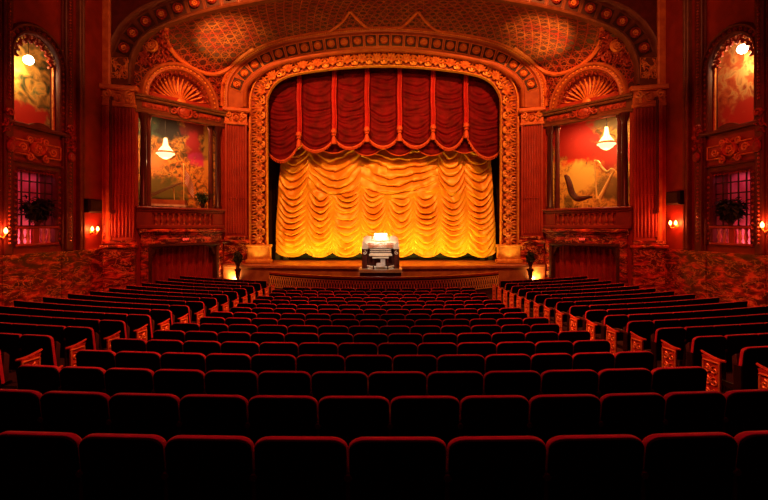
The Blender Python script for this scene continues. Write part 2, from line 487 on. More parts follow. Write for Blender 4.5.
# stage wall: splayed bays + proscenium wall as ONE structure per piece
BOXO = (.12, 4.3, .87, 5.2); DOOR = (.63, 3.87, FZ, -1.0)
for s, nm in ((-1, 'left'), (1, 'right')):
    mb = MB(bayxf(s))
    panel_wall(mb, -.1, 4.5, FZ-.1, SPR, [BOXO, DOOR], .3)
    o = struct(mb.build('wall_'+nm+'_splay', M['redpaint']), 'splayed red wall beside the stage on the '+nm+', holding the box', 'wall')

open_pts = [(-6.30, 6.3), (-6.24, 7.05), (-5.72, 7.80), (-4.7, 8.20), (-2.7, 8.48), (-1.05, 8.60), (0, 8.62)]
med_pts = [(-7.92, 6.35), (-7.87, 7.45), (-7.45, 8.14), (-6.89, 8.6), (-6.25, 8.94), (-5.57, 9.2), (-4.27, 9.5), (-2.1, 9.8), (0, 9.91)]
big_pts = [(-11.97, 6.4), (-11.9, 7.5), (-11.5, 8.5), (-10.9, 9.12), (-10.19, 9.5), (-8.6, 10.05), (-6.5, 10.52), (-3.5, 10.98), (0, 11.18)]
OPEN, LO = arch(open_pts, 161, base=-1.98)
MED, LM = arch(med_pts, 121)
BIG, LB = arch(big_pts, 121)

# proscenium wall behind the frame
mb = MB()
n = len(OPEN)
pts = []
for i, (p, nn) in enumerate(OPEN):
    q = Vector((p.x+nn.x*.3, p.y+nn.y*.3, 0))
    # outer boundary
    if p.y < 5.9: o_ = (math.copysign(8.6, p.x), p.y)
    else: o_ = (p.x*1.36, p.y+2.3)
    pts.append((q, o_))
vs = [(q.x, 24.1, q.y) for q, o_ in pts]+[(o_[0], 24.1, o_[1]) for q, o_ in pts]
vs += [(x, 24.4, z) for x, _, z in vs]
fs = []
for i in range(n-1):
    fs += [(i, i+1, n+i+1, n+i), (2*n+i, 3*n+i, 3*n+i+1, 2*n+i+1), (i, 2*n+i, 2*n+i+1, i+1)]
mb.add(vs, fs)
struct(mb.build('wall_front', M['redpaint']), 'red proscenium wall around the stage opening', 'wall')

# auditorium ceiling + front wall above the outer arch
mb = MB(); mb.box(-16.5, 16.5, -4, 20.0, ROOF-.2, ROOF)
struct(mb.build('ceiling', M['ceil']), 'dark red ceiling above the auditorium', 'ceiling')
mb = MB()
n = len(BIG)
a = [(p.x+nn.x*.6, p.y+nn.y*.6) for p, nn in BIG]; b = []
for i in range(n):
    t = i/(n-1)
    x, z = a[i]
    b.append((max(-13.2, min(13.2, x*1.25)), ROOF) if z > 9.2 else (math.copysign(13.2, x), z+ (ROOF-9.2)*max(0, (z-6.3)/2.9)**2))
mb.add([(x, 19.95, z) for x, z in a]+[(x, 19.95, z) for x, z in b], [(i, i+1, n+i+1, n+i) for i in range(n-1)])
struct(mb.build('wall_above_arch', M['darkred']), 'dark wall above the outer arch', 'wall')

# stage floor
mb = MB(); seg = 30
top = [(-8.4+16.8*i/seg, 23.05-1.0*math.cos((i/seg-.5)*PI)) for i in range(seg+1)]
vs = []; fs = []
for x, y in top: vs += [(x, y, -2.0), (x, y-.05, -2.04), (x, y-.05, -2.14), (x, y+.03, -2.16), (x, y+.03, FZ)]
for i in range(seg):
    for k in range(4): fs.append((i*5+k, i*5+k+1, (i+1)*5+k+1, (i+1)*5+k))
mb.add(vs, fs)
mb.add([(x, y, -2.0) for x, y in top]+[(x, 28, -2.0) for x, y in top], [(i, i+1, seg+1+i+1, seg+1+i) for i in range(seg)])
struct(mb.build('floor_stage', M['stagewood']), 'raised wooden stage floor with a bowed front edge', 'floor')
mb = MB(); mb.box(-9, 9, 28, 28.1, -2, 11)
struct(mb.build('wall_stage_back', M['black']), 'black back wall behind the curtains', 'wall')

# marble dado
for s, nm in ((-1, 'left'), (1, 'right')):
    mb = MB(wallxf(s))
    u = 0
    while u < 22:
        mb.bbox(u+.01, u+2.39, -.10, 0, FZ-1.0, -1.12, .015); u += 2.4
    mb.box(0, 22, -.16, 0, -1.12, -1.0); mb.box(0, 22, -.13, 0, -1.18, -1.12)
    struct(mb.build('trim_dado_'+nm, M['marble']), 'veined red marble dado along the side wall on the '+nm, 'trim')

# ================================================================== PROSCENIUM
pa = thing('proscenium_arch', 'gilded proscenium arch with a carved shell frame around the stage curtain', 'arch', (0, 24, -2))
mb = MB()
# gold band: inner bead, flat field, outer bead
mb.sweep(frames(OPEN, 24.0), [(0, -.08), (0, .12), (.03, .17), (.06, .16), (.08, .06)])
mb.sweep(frames(OPEN, 24.0), [(.88, .06), (.90, .18), (.94, .20), (.97, .19), (.99, .1), (.99, -.1)])
gf = mb.build('gilded_frame', M['gold'], pa, smooth=True)
# red cove between frame and medallion band
mb = MB()
fr = frames(OPEN, 24.0)
mb.sweep(fr, [(1.02, .02), (1.14, .0), (1.30, .12), (1.34, .3), (1.40, .32), (1.42, .0)])
mb.build('cove_moulding', M['redpaint'], pa, smooth=True)
mb = MB(); mb.sweep(frames(OPEN, 24.0), [(.08, .06), (.88, .06)]); mb.build('frame_field', M['field'], pa, smooth=True)
# ornaments along the frame
tot = LO; cnt = 38
dense, _ = arch(open_pts, 1201, base=-1.98)
def at_path(D, t):
    i = t*(len(D)-1); k = int(i); k = min(k, len(D)-2); f_ = i-k
    return D[k][0].lerp(D[k+1][0], f_), D[k][1].lerp(D[k+1][1], f_).normalized()
def localxf(c, xaxis, zaxis):
    c = Vector(c); X = Vector(xaxis); Z = Vector(zaxis)
    return lambda p: c+X*p[0]+Vector((0, p[1], 0))+Z*p[2]
for k in range(cnt):
    t = (k+.5)/cnt
    t = .028+t*(1-.056)
    p, nn = at_path(dense, t)
    N3 = Vector((nn.x, 0, nn.y)); T3 = Vector((nn.y, 0, -nn.x))
    c = Vector((p.x, 23.93, p.y))+N3*.48
    mb = MB(localxf(c, T3*1.22, N3*1.28))
    mb.mi = 0
    for q in range(7):                     # shell ribs
        a = PI*(.08+.84*q/6)
        r = .30+.05*math.sin(a)
        mb.tube([(0, -.04, -.16), (math.cos(a)*r*.6, -.20, -.16+math.sin(a)*r*.62), (math.cos(a)*r, -.08, -.16+math.sin(a)*r*1.25)], [.03, .055, .03], 5)
    mb.ball((0, -.1, -.17), .07, 8, 5)
    mb.mi = 1
    for sg in (-1, 1):
        mb.tube(spiral((sg*.30, -.08, -.18), .13, 1.1, PI/2, sg, 9), [.045]*10, 5)
        leafblade(mb, (sg*.34, -.02, -.1), (sg*.39, -.02, .34), .08, .14); leafblade(mb, (0, -.02, -.3), (sg*.26, -.02, -.36), .06, .12)
    mb.build('shell_ornament', [M['goldred'], M['gold']], gf, smooth=True)
# plinths of the frame
for s in (-1, 1):
    mb = MB(); 
    mb.bbox(s*6.72-.6, s*6.72+.6, 23.62, 24.0, -1.98, -1.05, .05); mb.bbox(s*6.72-.66, s*6.72+.66, 23.56, 24.0, -1.12, -1.0, .03)
    mb.bbox(s*6.72-.68, s*6.72+.68, 23.55, 24.0, -1.98, -1.8, .03)
    mb.build('plinth', M['gold'], pa)
# medallion band
mb = MB()
mfr = frames(MED, 23.6)
mb.sweep(mfr, [(-.58, -.35), (-.58, .06), (-.52, .12), (-.44, .10), (-.40, .02), (-.38, .0), (.36, .0), (.38, .03), (.42, .12), (.50, .14), (.58, .08), (.6, -.1)])
mband = mb.build('medallion_band', M['bandor'], pa, smooth=True)
mdense, _ = arch(med_pts, 901)
cm = 25
for k in range(cm):
    t = .045+.91*(k+.5)/cm
    p, nn = at_path(mdense, t)
    N3 = Vector((nn.x, 0, nn.y)); T3 = Vector((nn.y, 0, -nn.x)); c = Vector((p.x, 23.6, p.y))
    mb = MB(localxf(c, T3, N3)); mb.mi = 0
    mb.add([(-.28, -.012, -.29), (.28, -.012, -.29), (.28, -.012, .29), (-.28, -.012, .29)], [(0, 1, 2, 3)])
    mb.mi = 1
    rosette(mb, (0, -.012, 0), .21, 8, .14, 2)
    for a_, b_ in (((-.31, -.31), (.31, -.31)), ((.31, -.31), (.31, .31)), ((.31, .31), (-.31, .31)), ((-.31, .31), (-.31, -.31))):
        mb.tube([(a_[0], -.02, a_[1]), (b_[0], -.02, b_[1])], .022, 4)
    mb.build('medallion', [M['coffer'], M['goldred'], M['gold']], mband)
mb = MB(); mb.sweep(frames(MED, 23.6), [(.58, .02), (.60, .16), (.66, .22), (.74, .20), (.78, .05), (.78, -.1)]); mb.build('outer_moulding', M['orange'], pa, smooth=True)
# bead string outside the medallion band
mb = MB(); bd, Lb = arch([(x, z) for x, z in med_pts], 161)
for p, nn in bd: mb.ball((p.x+nn.x*.54, 23.45, p.y+nn.y*.54), .045, 5, 4)
mb.tube([Vector((p.x+nn.x*.54, 23.47, p.y+nn.y*.54)) for p, nn in bd], .02, 4)
mb.build('bead_moulding', M['gold'], pa)

# ================================================================== SOUNDING BOARD (lattice vault)
sv = thing('sounding_board', 'curved lattice sounding board of gold strapwork above the proscenium arch', 'vault', (0, 22, 6.2))
NA, NV = 120, 14
outerC, LOc = resample([Vector((p.x-nn.x*.5, 20.15, p.y-nn.y*.5)) for p, nn in BIG], NA+1)
innerC, LIc = resample([Vector((p.x+nn.x*.6, 23.62, p.y+nn.y*.6)) for p, nn in MED], NA+1)
def soff(t, v):
    i = t*NA; k = min(int(i), NA-1); f_ = i-k
    A = outerC[k].lerp(outerC[k+1], f_); B = innerC[k].lerp(innerC[k+1], f_)
    p = A.lerp(B, v)
    bul = math.sin(PI*v)*.18*min(1, math.sin(PI*min(max(t, 0), 1))*3)
    return (p.x*(1+bul*.01), p.y, p.z+bul)
NAf, NVf = 360, 28
mb = MB(); mb.grid(NAf, NVf, soff)
def in_lunette(c):
    ax = abs(c[0]); dx, dy = 11.3-ax, c[1]-20.1
    u_ = dx*.642+dy*.766
    return c[2] < 6.1+math.sqrt(max(0, 1.72**2-(u_-2.12)**2)) and abs(u_-2.12) < 1.72
uvs = [((i/NAf-.5)*(LOc+LIc)/2, j/NVf*4.4) for j in range(NVf+1) for i in range(NAf+1)]
keep = [f_ for f_ in mb.f if not in_lunette(sum((Vector(mb.v[q]) for q in f_), Vector())/4)]
mb.m = [0]*len(keep); mb.f = keep
mb.build('lattice_panel', M['lattice'], sv, smooth=True, uv=uvs, recalc=False)
bvh = BVHTree.FromPolygons([Vector(v) for v in mb.v], mb.f)
def onsoff(px, py, lift=.04):
    d = Vector(((px-384)/F, 1, (226-py)/F)).normalized()
    h = bvh.ray_cast(Vector((0, 0, 0)), d)
    return (h[0]-d*lift) if h[0] is not None else None
def rib(name, pxs, r, mt, n=24):
    for mir in (False, True):
        P = []
        cc = catmull([Vector((x, y, 0)) for x, y in pxs], 6)
        for q in cc:
            x = 768-q.x if mir else q.x
            h = onsoff(x, q.y)
            if h is not None: P.append(h)
        if len(P) > 3:
            P, _ = resample(P, max(12, len(P)))
            b_ = MB(); b_.tube(P, r, 6); b_.tube([p+Vector((0, -.05, -.05)) for p in P], r*.45, 5)
            b_.build(name, mt, sv, smooth=True)
rib('lattice_border', [(176, 14), (168, 24), (166, 34), (169, 46), (178, 58), (190, 67), (204, 73), (216, 74), (228, 69), (240, 58), (254, 48)], .11, M['orange'])
rib('ogee_rib', [(384, 33), (397, 30), (408, 22), (418, 11)], .075, M['orange'])
rib('ogee_rib', [(418, 11), (426, 22), (438, 31), (455, 36), (475, 40)], .075, M['orange'])
rnd = random.Random(5)
# carved spandrels beside the lattice
def spandrel(cells, size):
    for mir in (False, True):
        b_ = MB()
        for (x, y) in cells:
            h = onsoff(768-x if mir else x, y, .06)
            if h is None: continue
            b_.xf = (lambda H: (lambda p: (H.x+p[0], H.y+p[1], H.z+p[2])))(h)
            r = size*(.8+.5*rnd.random())
            b_.tube(spiral((0, 0, 0), r, 1.3, rnd.random()*6.28, rnd.choice((-1, 1)), 10), r*.2, 4)
            for q in range(3):
                aa = rnd.random()*6.28; leafblade(b_, (0, 0, 0), (math.cos(aa)*r*1.7, 0, math.sin(aa)*r*1.7), r*.35, r*.5)
        b_.xf = None
        b_.build('spandrel_carving', M['relief'], sv, smooth=True)
cells = []
for x in range(137, 172, 4):
    for y in range(30, 64, 4):
        edge = 166-(y-30)*.0
        if x < 166 and y > 62-(x-137)*1.2 and y < 62-(x-150)*.15 and (x-137)**2+(y-25)**2 > 60: cells.append((x, y))
spandrel(cells, .17)
spandrel([(x, y) for x, y in ((206, 82), (212, 80), (217, 84), (212, 88), (219, 92), (214, 95), (221, 99), (216, 104), (222, 84))], .13)
for mir in (False, True):
    h = onsoff(768-152 if mir else 152, 46, .1)
    b_ = MB(lambda p, H=h: (H.x+p[0], H.y+p[1], H.z+p[2])); rosette(b_, (0, 0, 0), .3, 8, .16)
    b_.build('spandrel_rosette', M['goldred'], sv, smooth=True)

# outer coffered arch
oa = thing('coffered_arch', 'outer brown arch with large rosettes in dark square coffers', 'arch', (0, 20, 6.2))
mb = MB()
mb.sweep(frames(BIG, 20.0), [(-.54, -.2), (-.54, .08), (-.48, .14), (-.42, .08), (-.40, .0), (.42, .0), (.44, .06), (.50, .18), (.58, .22), (.66, .14), (.68, -.1)])
band = mb.build('arch_band', M['brown'], oa, smooth=True)
bdense, _ = arch(big_pts, 901)
cb = 33
for k in range(cb):
    t = .045+.91*(k+.5)/cb
    p, nn = at_path(bdense, t)
    if p.y*F/20 > 226+30: continue        # far outside the photo's frame
    N3 = Vector((nn.x, 0, nn.y)); T3 = Vector((nn.y, 0, -nn.x)); c = Vector((p.x, 20.0, p.y))
    mb = MB(localxf(c, T3, N3)); mb.mi = 0
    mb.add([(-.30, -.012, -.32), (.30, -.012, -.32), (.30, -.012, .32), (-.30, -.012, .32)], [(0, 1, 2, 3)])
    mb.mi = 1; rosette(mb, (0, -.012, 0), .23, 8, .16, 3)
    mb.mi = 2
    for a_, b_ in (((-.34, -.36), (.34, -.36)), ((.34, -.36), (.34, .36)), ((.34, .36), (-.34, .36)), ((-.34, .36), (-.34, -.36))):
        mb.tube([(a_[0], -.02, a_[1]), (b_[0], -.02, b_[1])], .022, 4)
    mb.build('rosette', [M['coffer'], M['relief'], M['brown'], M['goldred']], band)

for s in (-1, 1):
    mb = MB(); r_ = random.Random(8)
    foliage(mb, s*11.95, 7.15, .7, .8, 19.98, 16, r_, 1.1)
    mb.tube([(s*11.95-.36, 19.97, 6.7), (s*11.95+.36, 19.97, 6.7), (s*11.95+.36, 19.97, 7.6), (s*11.95-.36, 19.97, 7.6), (s*11.95-.36, 19.97, 6.7)], .025, 4)
    mb.build('springer_carving', M['goldred'], oa, smooth=True)
# ================================================================== PILASTERS
def pilaster(s, x0, y0, x1, y1, ztop, zcap, zped, label, name='fluted_pilaster'):
    xf, L = segxf(s, x0, y0, x1, y1)
    base = xf((L/2, 0, FZ))
    t = thing(name, label, 'pilaster', base, 'fluted pilasters flanking the boxes')
    mb = MB(xf)       # shaft with real flutes
    mb.box(.03, L-.03, -.12, .35, zped, zcap)
    mb.box(0, .09, -.22, .1, zped, zcap); mb.box(L-.09, L, -.22, .1, zped, zcap)
    nf = 7; w_ = (L-.2)/nf
    mb.build('backing', M['redpaint'], t)
    mb = MB(xf)
    for k in range(nf):
        cx = .1+w_*(k+.5)
        mb.add([(cx+w_*.42*math.cos(PI*q/6), -.12-w_*.42*math.sin(PI*q/6), z) for z in (zped+.15, zcap-.05) for q in range(7)],
               [(q, q+1, 8+q, 7+q) for q in range(6)])
    # lower third filled flutes
    zz = zped+(zcap-zped)*.34
    mb.box(.09, L-.09, -.2, -.1, zz, zz+.05)
    mb.build('fluting', M['redpaint'], t, smooth=True)
    mb = MB(xf)
    mb.bbox(-.06, L+.06, -.26, .2, zcap-.02, zcap+.12, .03)
    mb.bbox(-.02, L+.02, -.2, .2, zcap+.12, ztop-.22, .02)
    mb.bbox(-.14, L+.14, -.38, .2, ztop-.22, ztop, .05)
    mb.mi = 1
    r_ = random.Random(int(abs(x0)*10))
    h_ = ztop-.22-zcap-.12; zc = zcap+.12+h_/2
    for sg in (-1, 1):
        mb.tube(spiral((L/2+sg*L*.36, -.26, zc+h_*.18), h_*.3, 1.3, PI/2, sg, 12), .05, 5)
        leafblade(mb, (L/2+sg*L*.2, -.2, zcap+.1), (L/2+sg*L*.34, -.2, zc+h_*.1), .1, .12)
    rosette(mb, (L/2, -.2, zc), h_*.34, 8, .14)
    foliage(mb, L/2, zc, L, h_*.8, -.22, 14, r_)
    mb.build('capital', [M['orange'], M['goldred']], t, smooth=True)
    mb = MB(xf)
    mb.bbox(-.10, L+.10, -.34, .3, FZ, FZ+.35, .03); mb.bbox(-.03, L+.03, -.27, .3, FZ+.35, zped-.35, .02)
    mb.bbox(-.12, L+.12, -.36, .3, zped-.35, zped-.2, .04); mb.bbox(-.05, L+.05, -.28, .3, zped-.2, zped, .03)
    mb.build('pedestal', M['marble'], t)
    return t
for s, sd in ((-1, 'left'), (1, 'right')):
    pilaster(s, -12.5, 19.8, -11.3, 20.1, 6.28, 5.35, -.65, 'tall red fluted pilaster beside the wall lamp, outer side of the %s box' % sd)
    pilaster(s, -8.45, 23.5, -7.41, 23.85, 6.28, 5.4, -.55, 'tall red fluted pilaster between the %s box and the gilded frame' % sd)

# ================================================================== BOX BAYS
def mpos(s, px, py, rx, rz, col):
    p = px if s < 0 else 768-px
    u = bay_u(p, -1.7); d = bay_d(u, -1.7); x = bayxf(s)((u, 1.7, 0))[0]-bayxf(s)((2.2, 1.7, 0))[0]
    return (x, (226-py)*d/F, rx*.66, rz, col, 0)
mur_l = mural('painted_backdrop_left', [(.30, (.04, .03, .01)), (.43, (.30, .10, .02)), (.5, (.62, .17, .02)), (.58, (.85, .36, .05)), (.7, (.20, .09, .02))], 4.0, 3.1,
              [mpos(-1, 156, 120, 1.6, 1.1, (.07, .10, .06)), mpos(-1, 160, 192, 1.6, .9, (.16, .12, .02)), mpos(-1, 150, 160, .9, .8, (.70, .20, .04)),
               mpos(-1, 170, 127, .8, .8, (.03, .012, .008)), mpos(-1, 196, 127, 1.0, .8, (.25, .015, .01)),
               mpos(-1, 194, 146, .5, .9, (.55, .015, .02)), mpos(-1, 199, 160, .7, .4, (.70, .03, .13)), mpos(-1, 208, 150, .3, 2.2, (.75, .28, .04))])
mur_r = mural('painted_backdrop_right', [(.30, (.25, .08, .02)), (.45, (.65, .28, .04)), (.55, (.90, .48, .07)), (.66, (.40, .15, .02)), (.75, (.12, .08, .02))], 3.6, 9.4,
              [mpos(1, 600, 116, 2.6, .8, (.36, .24, .10)), mpos(1, 572, 140, 1.5, 1.5, (.75, .02, .008)), mpos(1, 586, 150, 1.2, .8, (.80, .03, .01)),
               mpos(1, 614, 155, 1.2, .9, (.62, .035, .012)), mpos(1, 612, 188, 1.3, .7, (.22, .12, .02)), mpos(1, 580, 178, 1.0, 1.0, (.95, .60, .10))])

def box_bay(s, sd):
    xf = bayxf(s)
    rnd = random.Random(11)
    # ---- painted backdrop inside the box (own origin, object coordinates in metres)
    cx, cy, _ = xf((2.2, 1.7, 0))
    mb = MB(xf); mb.box(-.9, 5.3, 1.7, 1.76, .3, 5.9)
    o = mb.build('painted_backdrop', mur_l if s < 0 else mur_r, org=(cx, cy, 0))
    tag(o, ('painted backdrop with dark foliage and a magenta figure behind the piano' if s < 0 else 'painted backdrop with red clouds over gold behind the harp'), 'mural')
    # ---- alcove shell
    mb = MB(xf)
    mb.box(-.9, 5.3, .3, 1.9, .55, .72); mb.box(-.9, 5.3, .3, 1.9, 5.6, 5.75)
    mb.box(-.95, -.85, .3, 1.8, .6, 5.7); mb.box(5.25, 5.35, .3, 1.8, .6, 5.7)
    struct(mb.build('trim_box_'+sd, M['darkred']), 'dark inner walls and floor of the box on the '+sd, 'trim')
    # ---- box front: lintel, columns, parapet
    t = thing('theatre_box', 'ornate red %s theatre box with carved lintel, dark columns and balustrade, %s' % (sd, 'framing the piano' if s < 0 else 'framing the gold harp'),
              'theatre box', xf((2.2, 0, .3)), None)
    mb = MB(xf)
    mb.bbox(-.05, 4.45, -.10, .1, 5.2, 5.35, .03); mb.bbox(-.05, 4.45, -.06, .1, 5.35, 5.78, .02)
    mb.bbox(-.08, 4.48, -.24, .1, 5.78, 5.9, .04); mb.bbox(-.1, 4.5, -.32, .1, 5.9, 6.02, .05)
    li = mb.build('lintel', M['brown'], t)
    mb = MB(xf)
    mb.ball((2.2, -.12, 5.58), .24, 12, 7, (1.25, .5, 1)); mb.tube([(2.2+.36*math.cos(a), -.16, 5.58+.28*math.sin(a)) for a in [2*PI*i/16 for i in range(17)]], .05, 5)
    for sg in (-1, 1):
        mb.tube(spiral((2.2+sg*.55, -.14, 5.55), .17, 1.3, PI/2, sg, 12), .045, 5)
        mb.bbox(2.2+sg*1.35-.6, 2.2+sg*1.35+.6, -.12, -.05, 5.44, 5.70, .03)
        for k in range(7): mb.ball((2.2+sg*(.85+.17*k), -.13, 5.57), .07, 6, 4)
    mb.build('cartouche', M['relief'], li, smooth=True)
    for u in (.36, 4.06):
        mb = MB(xf)
        mb.lathe([(.19, .87), (.19, 1.0), (.15, 1.05), (.145, 2.8), (.125, 4.8), (.14, 4.85), (.2, 5.0), (.22, 5.15), (.22, 5.2)], (u, .05, 0), 14)
        mb.build('column', M['darkcol'], t, smooth=True)
        mb = MB(xf)
        mb.lathe([(.12, .87), (.11, 4.9), (.16, 5.15), (.16, 5.2)], (u+(.3 if u < 2 else -.3), .25, 0), 12)
        mb.build('column', M['darkred'], t, smooth=True)
    # parapet
    mb = MB(xf)
    mb.bbox(-.02, 4.42, -.22, .25, .78, .9, .04); mb.bbox(0, 4.4, -.14, 0, .68, .78, .03)
    mb.bbox(0, .7, -.08, 0, .02, .68, .02); mb.bbox(3.7, 4.4, -.08, 0, .02, .68, .02)
    mb.bbox(0, 4.4, -.16, 0, -.12, .04, .03); mb.bbox(.7, 3.7, -.08, 0, .6, .68, .02)
    pp = mb.build('parapet', M['parapet'], t)
    mb = MB(xf); mb.box(.7, 3.7, -.012, -.002, .04, .6); mb.build('recess', M['field'], t)
    for k in range(11):
        mb = MB(xf); u = .86+.268*k
        mb.lathe([(.07, .04), (.07, .09), (.035, .13), (.075, .24), (.08, .30), (.035, .42), (.04, .5), (.07, .54), (.07, .6)], (u, -.07, 0), 8)
        mb.build('baluster', M['relief'], pp, smooth=True)
    # ---- doorway surround in marble, with drape and exit sign
    t = thing('doorway_surround', 'veined red marble doorway surround below the %s box' % sd, 'doorway', xf((2.2, 0, FZ)))
    mb = MB(xf)
    mb.bbox(.1, 4.35, -.26, 0, -.32, -.14, .05); mb.bbox(.15, 4.3, -.16, 0, -.42, -.32, .04)
    mb.bbox(.2, 4.25, -.08, 0, -.85, -.42, .02)
    mb.bbox(.2, .55, -.14, 0, FZ, -.85, .03); mb.bbox(3.95, 4.25, -.14, 0, FZ, -.85, .03)
    mb.build('marble_surround', M['marble'], t)
    mb = MB(xf)
    mb.bbox(.5, 4.0, -.2, 0, -1.0, -.85, .04); mb.bbox(.5, .66, -.2, .2, FZ, -1.0, .04); mb.bbox(3.84, 4.0, -.2, .2, FZ, -1.0, .04)
    for sg, u in ((1, .66), (-1, 3.84)):
        mb.prism([(u, -1.0), (u+sg*.45, -1.0), (u+sg*.2, -1.12), (u+sg*.08, -1.4), (u, -1.5)], -.05, .1)
    mb.build('door_frame', M['darkwood'], t)
    mb = MB(xf)
    def dr(u, v):
        uu = .6+3.3*u; zz = FZ+.02+(-1.0-FZ)*v
        return (uu, .32+.06*math.sin(uu*17)+.03*math.sin(uu*41+1), zz)
    mb.grid(120, 4, dr)
    mb.add([dr(0, 0), dr(1, 0), dr(1, 1), dr(0, 1)], [])
    d_ = recenter(mb.build('door_drape', M['doordrape'], smooth=True))
    tag(d_, 'pleated red drape hanging in the doorway under the %s box' % sd, 'curtain')
    # dark passage behind
    mb = MB(xf); mb.box(.3, 4.2, .55, .6, FZ, -.8)
    struct(mb.build('door_1' if s < 0 else 'door_2', M['darkred']), 'door behind the red drape on the '+sd, 'door')
    # exit sign
    t = thing('exit_sign', 'small lit red exit sign above the doorway under the %s box' % sd, 'sign', xf((2.25, -.1, -.72)))
    mb = MB(xf); mb.bbox(2.08, 2.42, -.14, -.08, -.74, -.57, .01); mb.build('sign_case', M['darkred'], t)
    cu = bpy.data.curves.new('exit_text', 'FONT'); cu.body = 'EXIT'; cu.size = .15; cu.align_x = 'CENTER'; cu.align_y = 'CENTER'; cu.extrude = .004
    to = bpy.data.objects.new('tmp', cu); COL.objects.link(to)
    me = bpy.data.meshes.new_from_object(to.evaluated_get(bpy.context.evaluated_depsgraph_get())); bpy.data.objects.remove(to)
    me.materials.clear(); me.materials.append(M['exit'])
    c = Vector(xf((2.25, -.15, -.655)))
    ang = math.atan2(.766, .642) if s < 0 else -math.atan2(.766, .642)
    me.transform(Matrix.Translation(c-Vector(t.location)) @ Matrix.Rotation(ang, 4, 'Z') @ Matrix.Rotation(PI/2, 4, 'X'))
    lo = bpy.data.objects.new('sign_letters', me); COL.objects.link(lo); lo.parent = t
    # ---- lunette with a fan shell above the lintel
    t = thing('shell_lunette', 'semicircular fan shell in an orange arch above the %s box' % sd, 'lunette', xf((2.2, 0, 6.02)))
    C = (2.12, 0, 6.05)
    def arc(r, y, n=28): return [(C[0]+r*math.cos(PI*i/n), y, C[2]+r*math.sin(PI*i/n)) for i in range(n+1)]
    mb = MB(xf)
    A = [(Vector((C[0], 0, C[2]))+Vector((math.cos(PI*i/28), 0, math.sin(PI*i/28)))*1.54, Vector((math.cos(PI*i/28), 0, math.sin(PI*i/28))), Vector((0, 1, 0))) for i in range(29)]
    mb.sweep(A, [(0, -.5), (0, .02), (.05, .10), (.1, .06), (.22, .06), (.25, .14), (.33, .16), (.38, .1), (.38, -.4)])
    mb.build('arch_moulding', M['bandor'], t, smooth=True)
    mb = MB(xf)
    for i in range(25):
        a = PI*(i+.5)/25; mb.ball((C[0]+1.71*math.cos(a), -.08, C[2]+1.71*math.sin(a)), .05, 6, 4)
    mb.build('bead_row', M['gold'], t)
    # concave fan
    mb = MB(xf); nr = 8; ns = 17*6
    def fan(u, v):
        a = PI*u; r = .22+1.36*v
        dep = .50*math.sin(PI*min(1, v*.62+.12)) + .05*math.cos(u*17*2*PI)*v
        return (C[0]+r*math.cos(a), .06+dep, C[2]+r*math.sin(a)*.98)
    mb.grid(ns, nr, fan); mb.build('fan_shell', M['redpaint'], t, smooth=True)
    mb = MB(xf)
    for k in range(17):
        a = PI*(k+.5)/17
        mb.tube([(C[0]+r*math.cos(a), .06+.42*math.sin(PI*min(1, v*.62+.12))-.03, C[2]+r*math.sin(a)) for v, r in [(q/6, .22+1.12*q/6) for q in range(7)]], [.02, .03, .04, .05, .055, .055, .03], 5)
    mb.ball((C[0], .1, C[2]), .3, 12, 6, (1, .6, 1))
    mb.build('fan_rib', M['goldred'], t, smooth=True)
    mb = MB(xf)
    for k in range(19):
        a = PI*(k+.5)/19; mb.tube(spiral((C[0]+1.43*math.cos(a), -.0, C[2]+1.43*math.sin(a)), .1, 1, a, 1, 8), .025, 4)
    mb.build('pierced_border', M['relief'], t)
    # ---- chandelier
    w_ = -.75
    px, yt, yb = (165.5, 138, 159) if s < 0 else (768-606.5, 127, 150)
    u = bay_u(px, w_); d = bay_d(u, w_); zt = (226-yt)*d/F; zb = (226-yb)*d/F
    cx, cy, _ = xf((u, -w_, 0))
    t = thing('chandelier', 'lit crystal bag chandelier hanging in the %s box' % sd, 'chandelier', (cx, cy, zb))
    H = zt-zb
    mb = MB(); mb.tube([(cx, cy, zt), (cx, cy, 5.6)], .015, 5); mb.build('chain', M['chain'], t)
    mb = MB(); R_ = .40
    mb.lathe([(.03, zt), (.07, zt-.08*H), (.10, zt-.3*H), (.20, zt-.52*H), (R_*.9, zt-.64*H)], (cx, cy, 0), 16)
    for k in range(18):
        a = 2*PI*k/18
        mb.tube([(cx+.06*math.cos(a), cy+.06*math.sin(a), zt), (cx+.12*math.cos(a), cy+.12*math.sin(a), zt-.35*H), (cx+R_*.92*math.cos(a), cy+R_*.92*math.sin(a), zt-.66*H)], .014, 4)
    mb.build('crystal_tent', M['crystal'], t, smooth=True)
    mb = MB(); mb.lathe([(R_, zt-.64*H), (R_*1.04, zt-.68*H), (R_, zt-.72*H)], (cx, cy, 0), 20); mb.build('ring', M['gold'], t)
    mb = MB(); mb.lathe([(R_*.98, zt-.71*H), (R_*.9, zt-.80*H), (R_*.68, zt-.9*H), (R_*.3, zt-.98*H), (.03, zb)], (cx, cy, 0), 16)
    for k in range(24):
        a = 2*PI*k/24; mb.ball((cx+R_*1.0*math.cos(a), cy+R_*1.0*math.sin(a), zt-.75*H), .035, 5, 4)
    mb.build('crystal_basket', M['crystal'], t, smooth=True)
    light('POINT', 'chandelier_light', (cx, cy, zb-.15), 26, (1, .55, .2), radius=.12)
    # light hidden above the opening, on the backdrop
    P = Vector(xf((2.2, .36, 5.15))); Q = Vector(xf((2.2, 1.35, 2.0)))
    light('AREA', 'box_light', P, 75 if s < 0 else 95, (1, .62, .25), Q, 3.4, .15)
for s, sd in ((-1, 'left'), (1, 'right')): box_bay(s, sd)

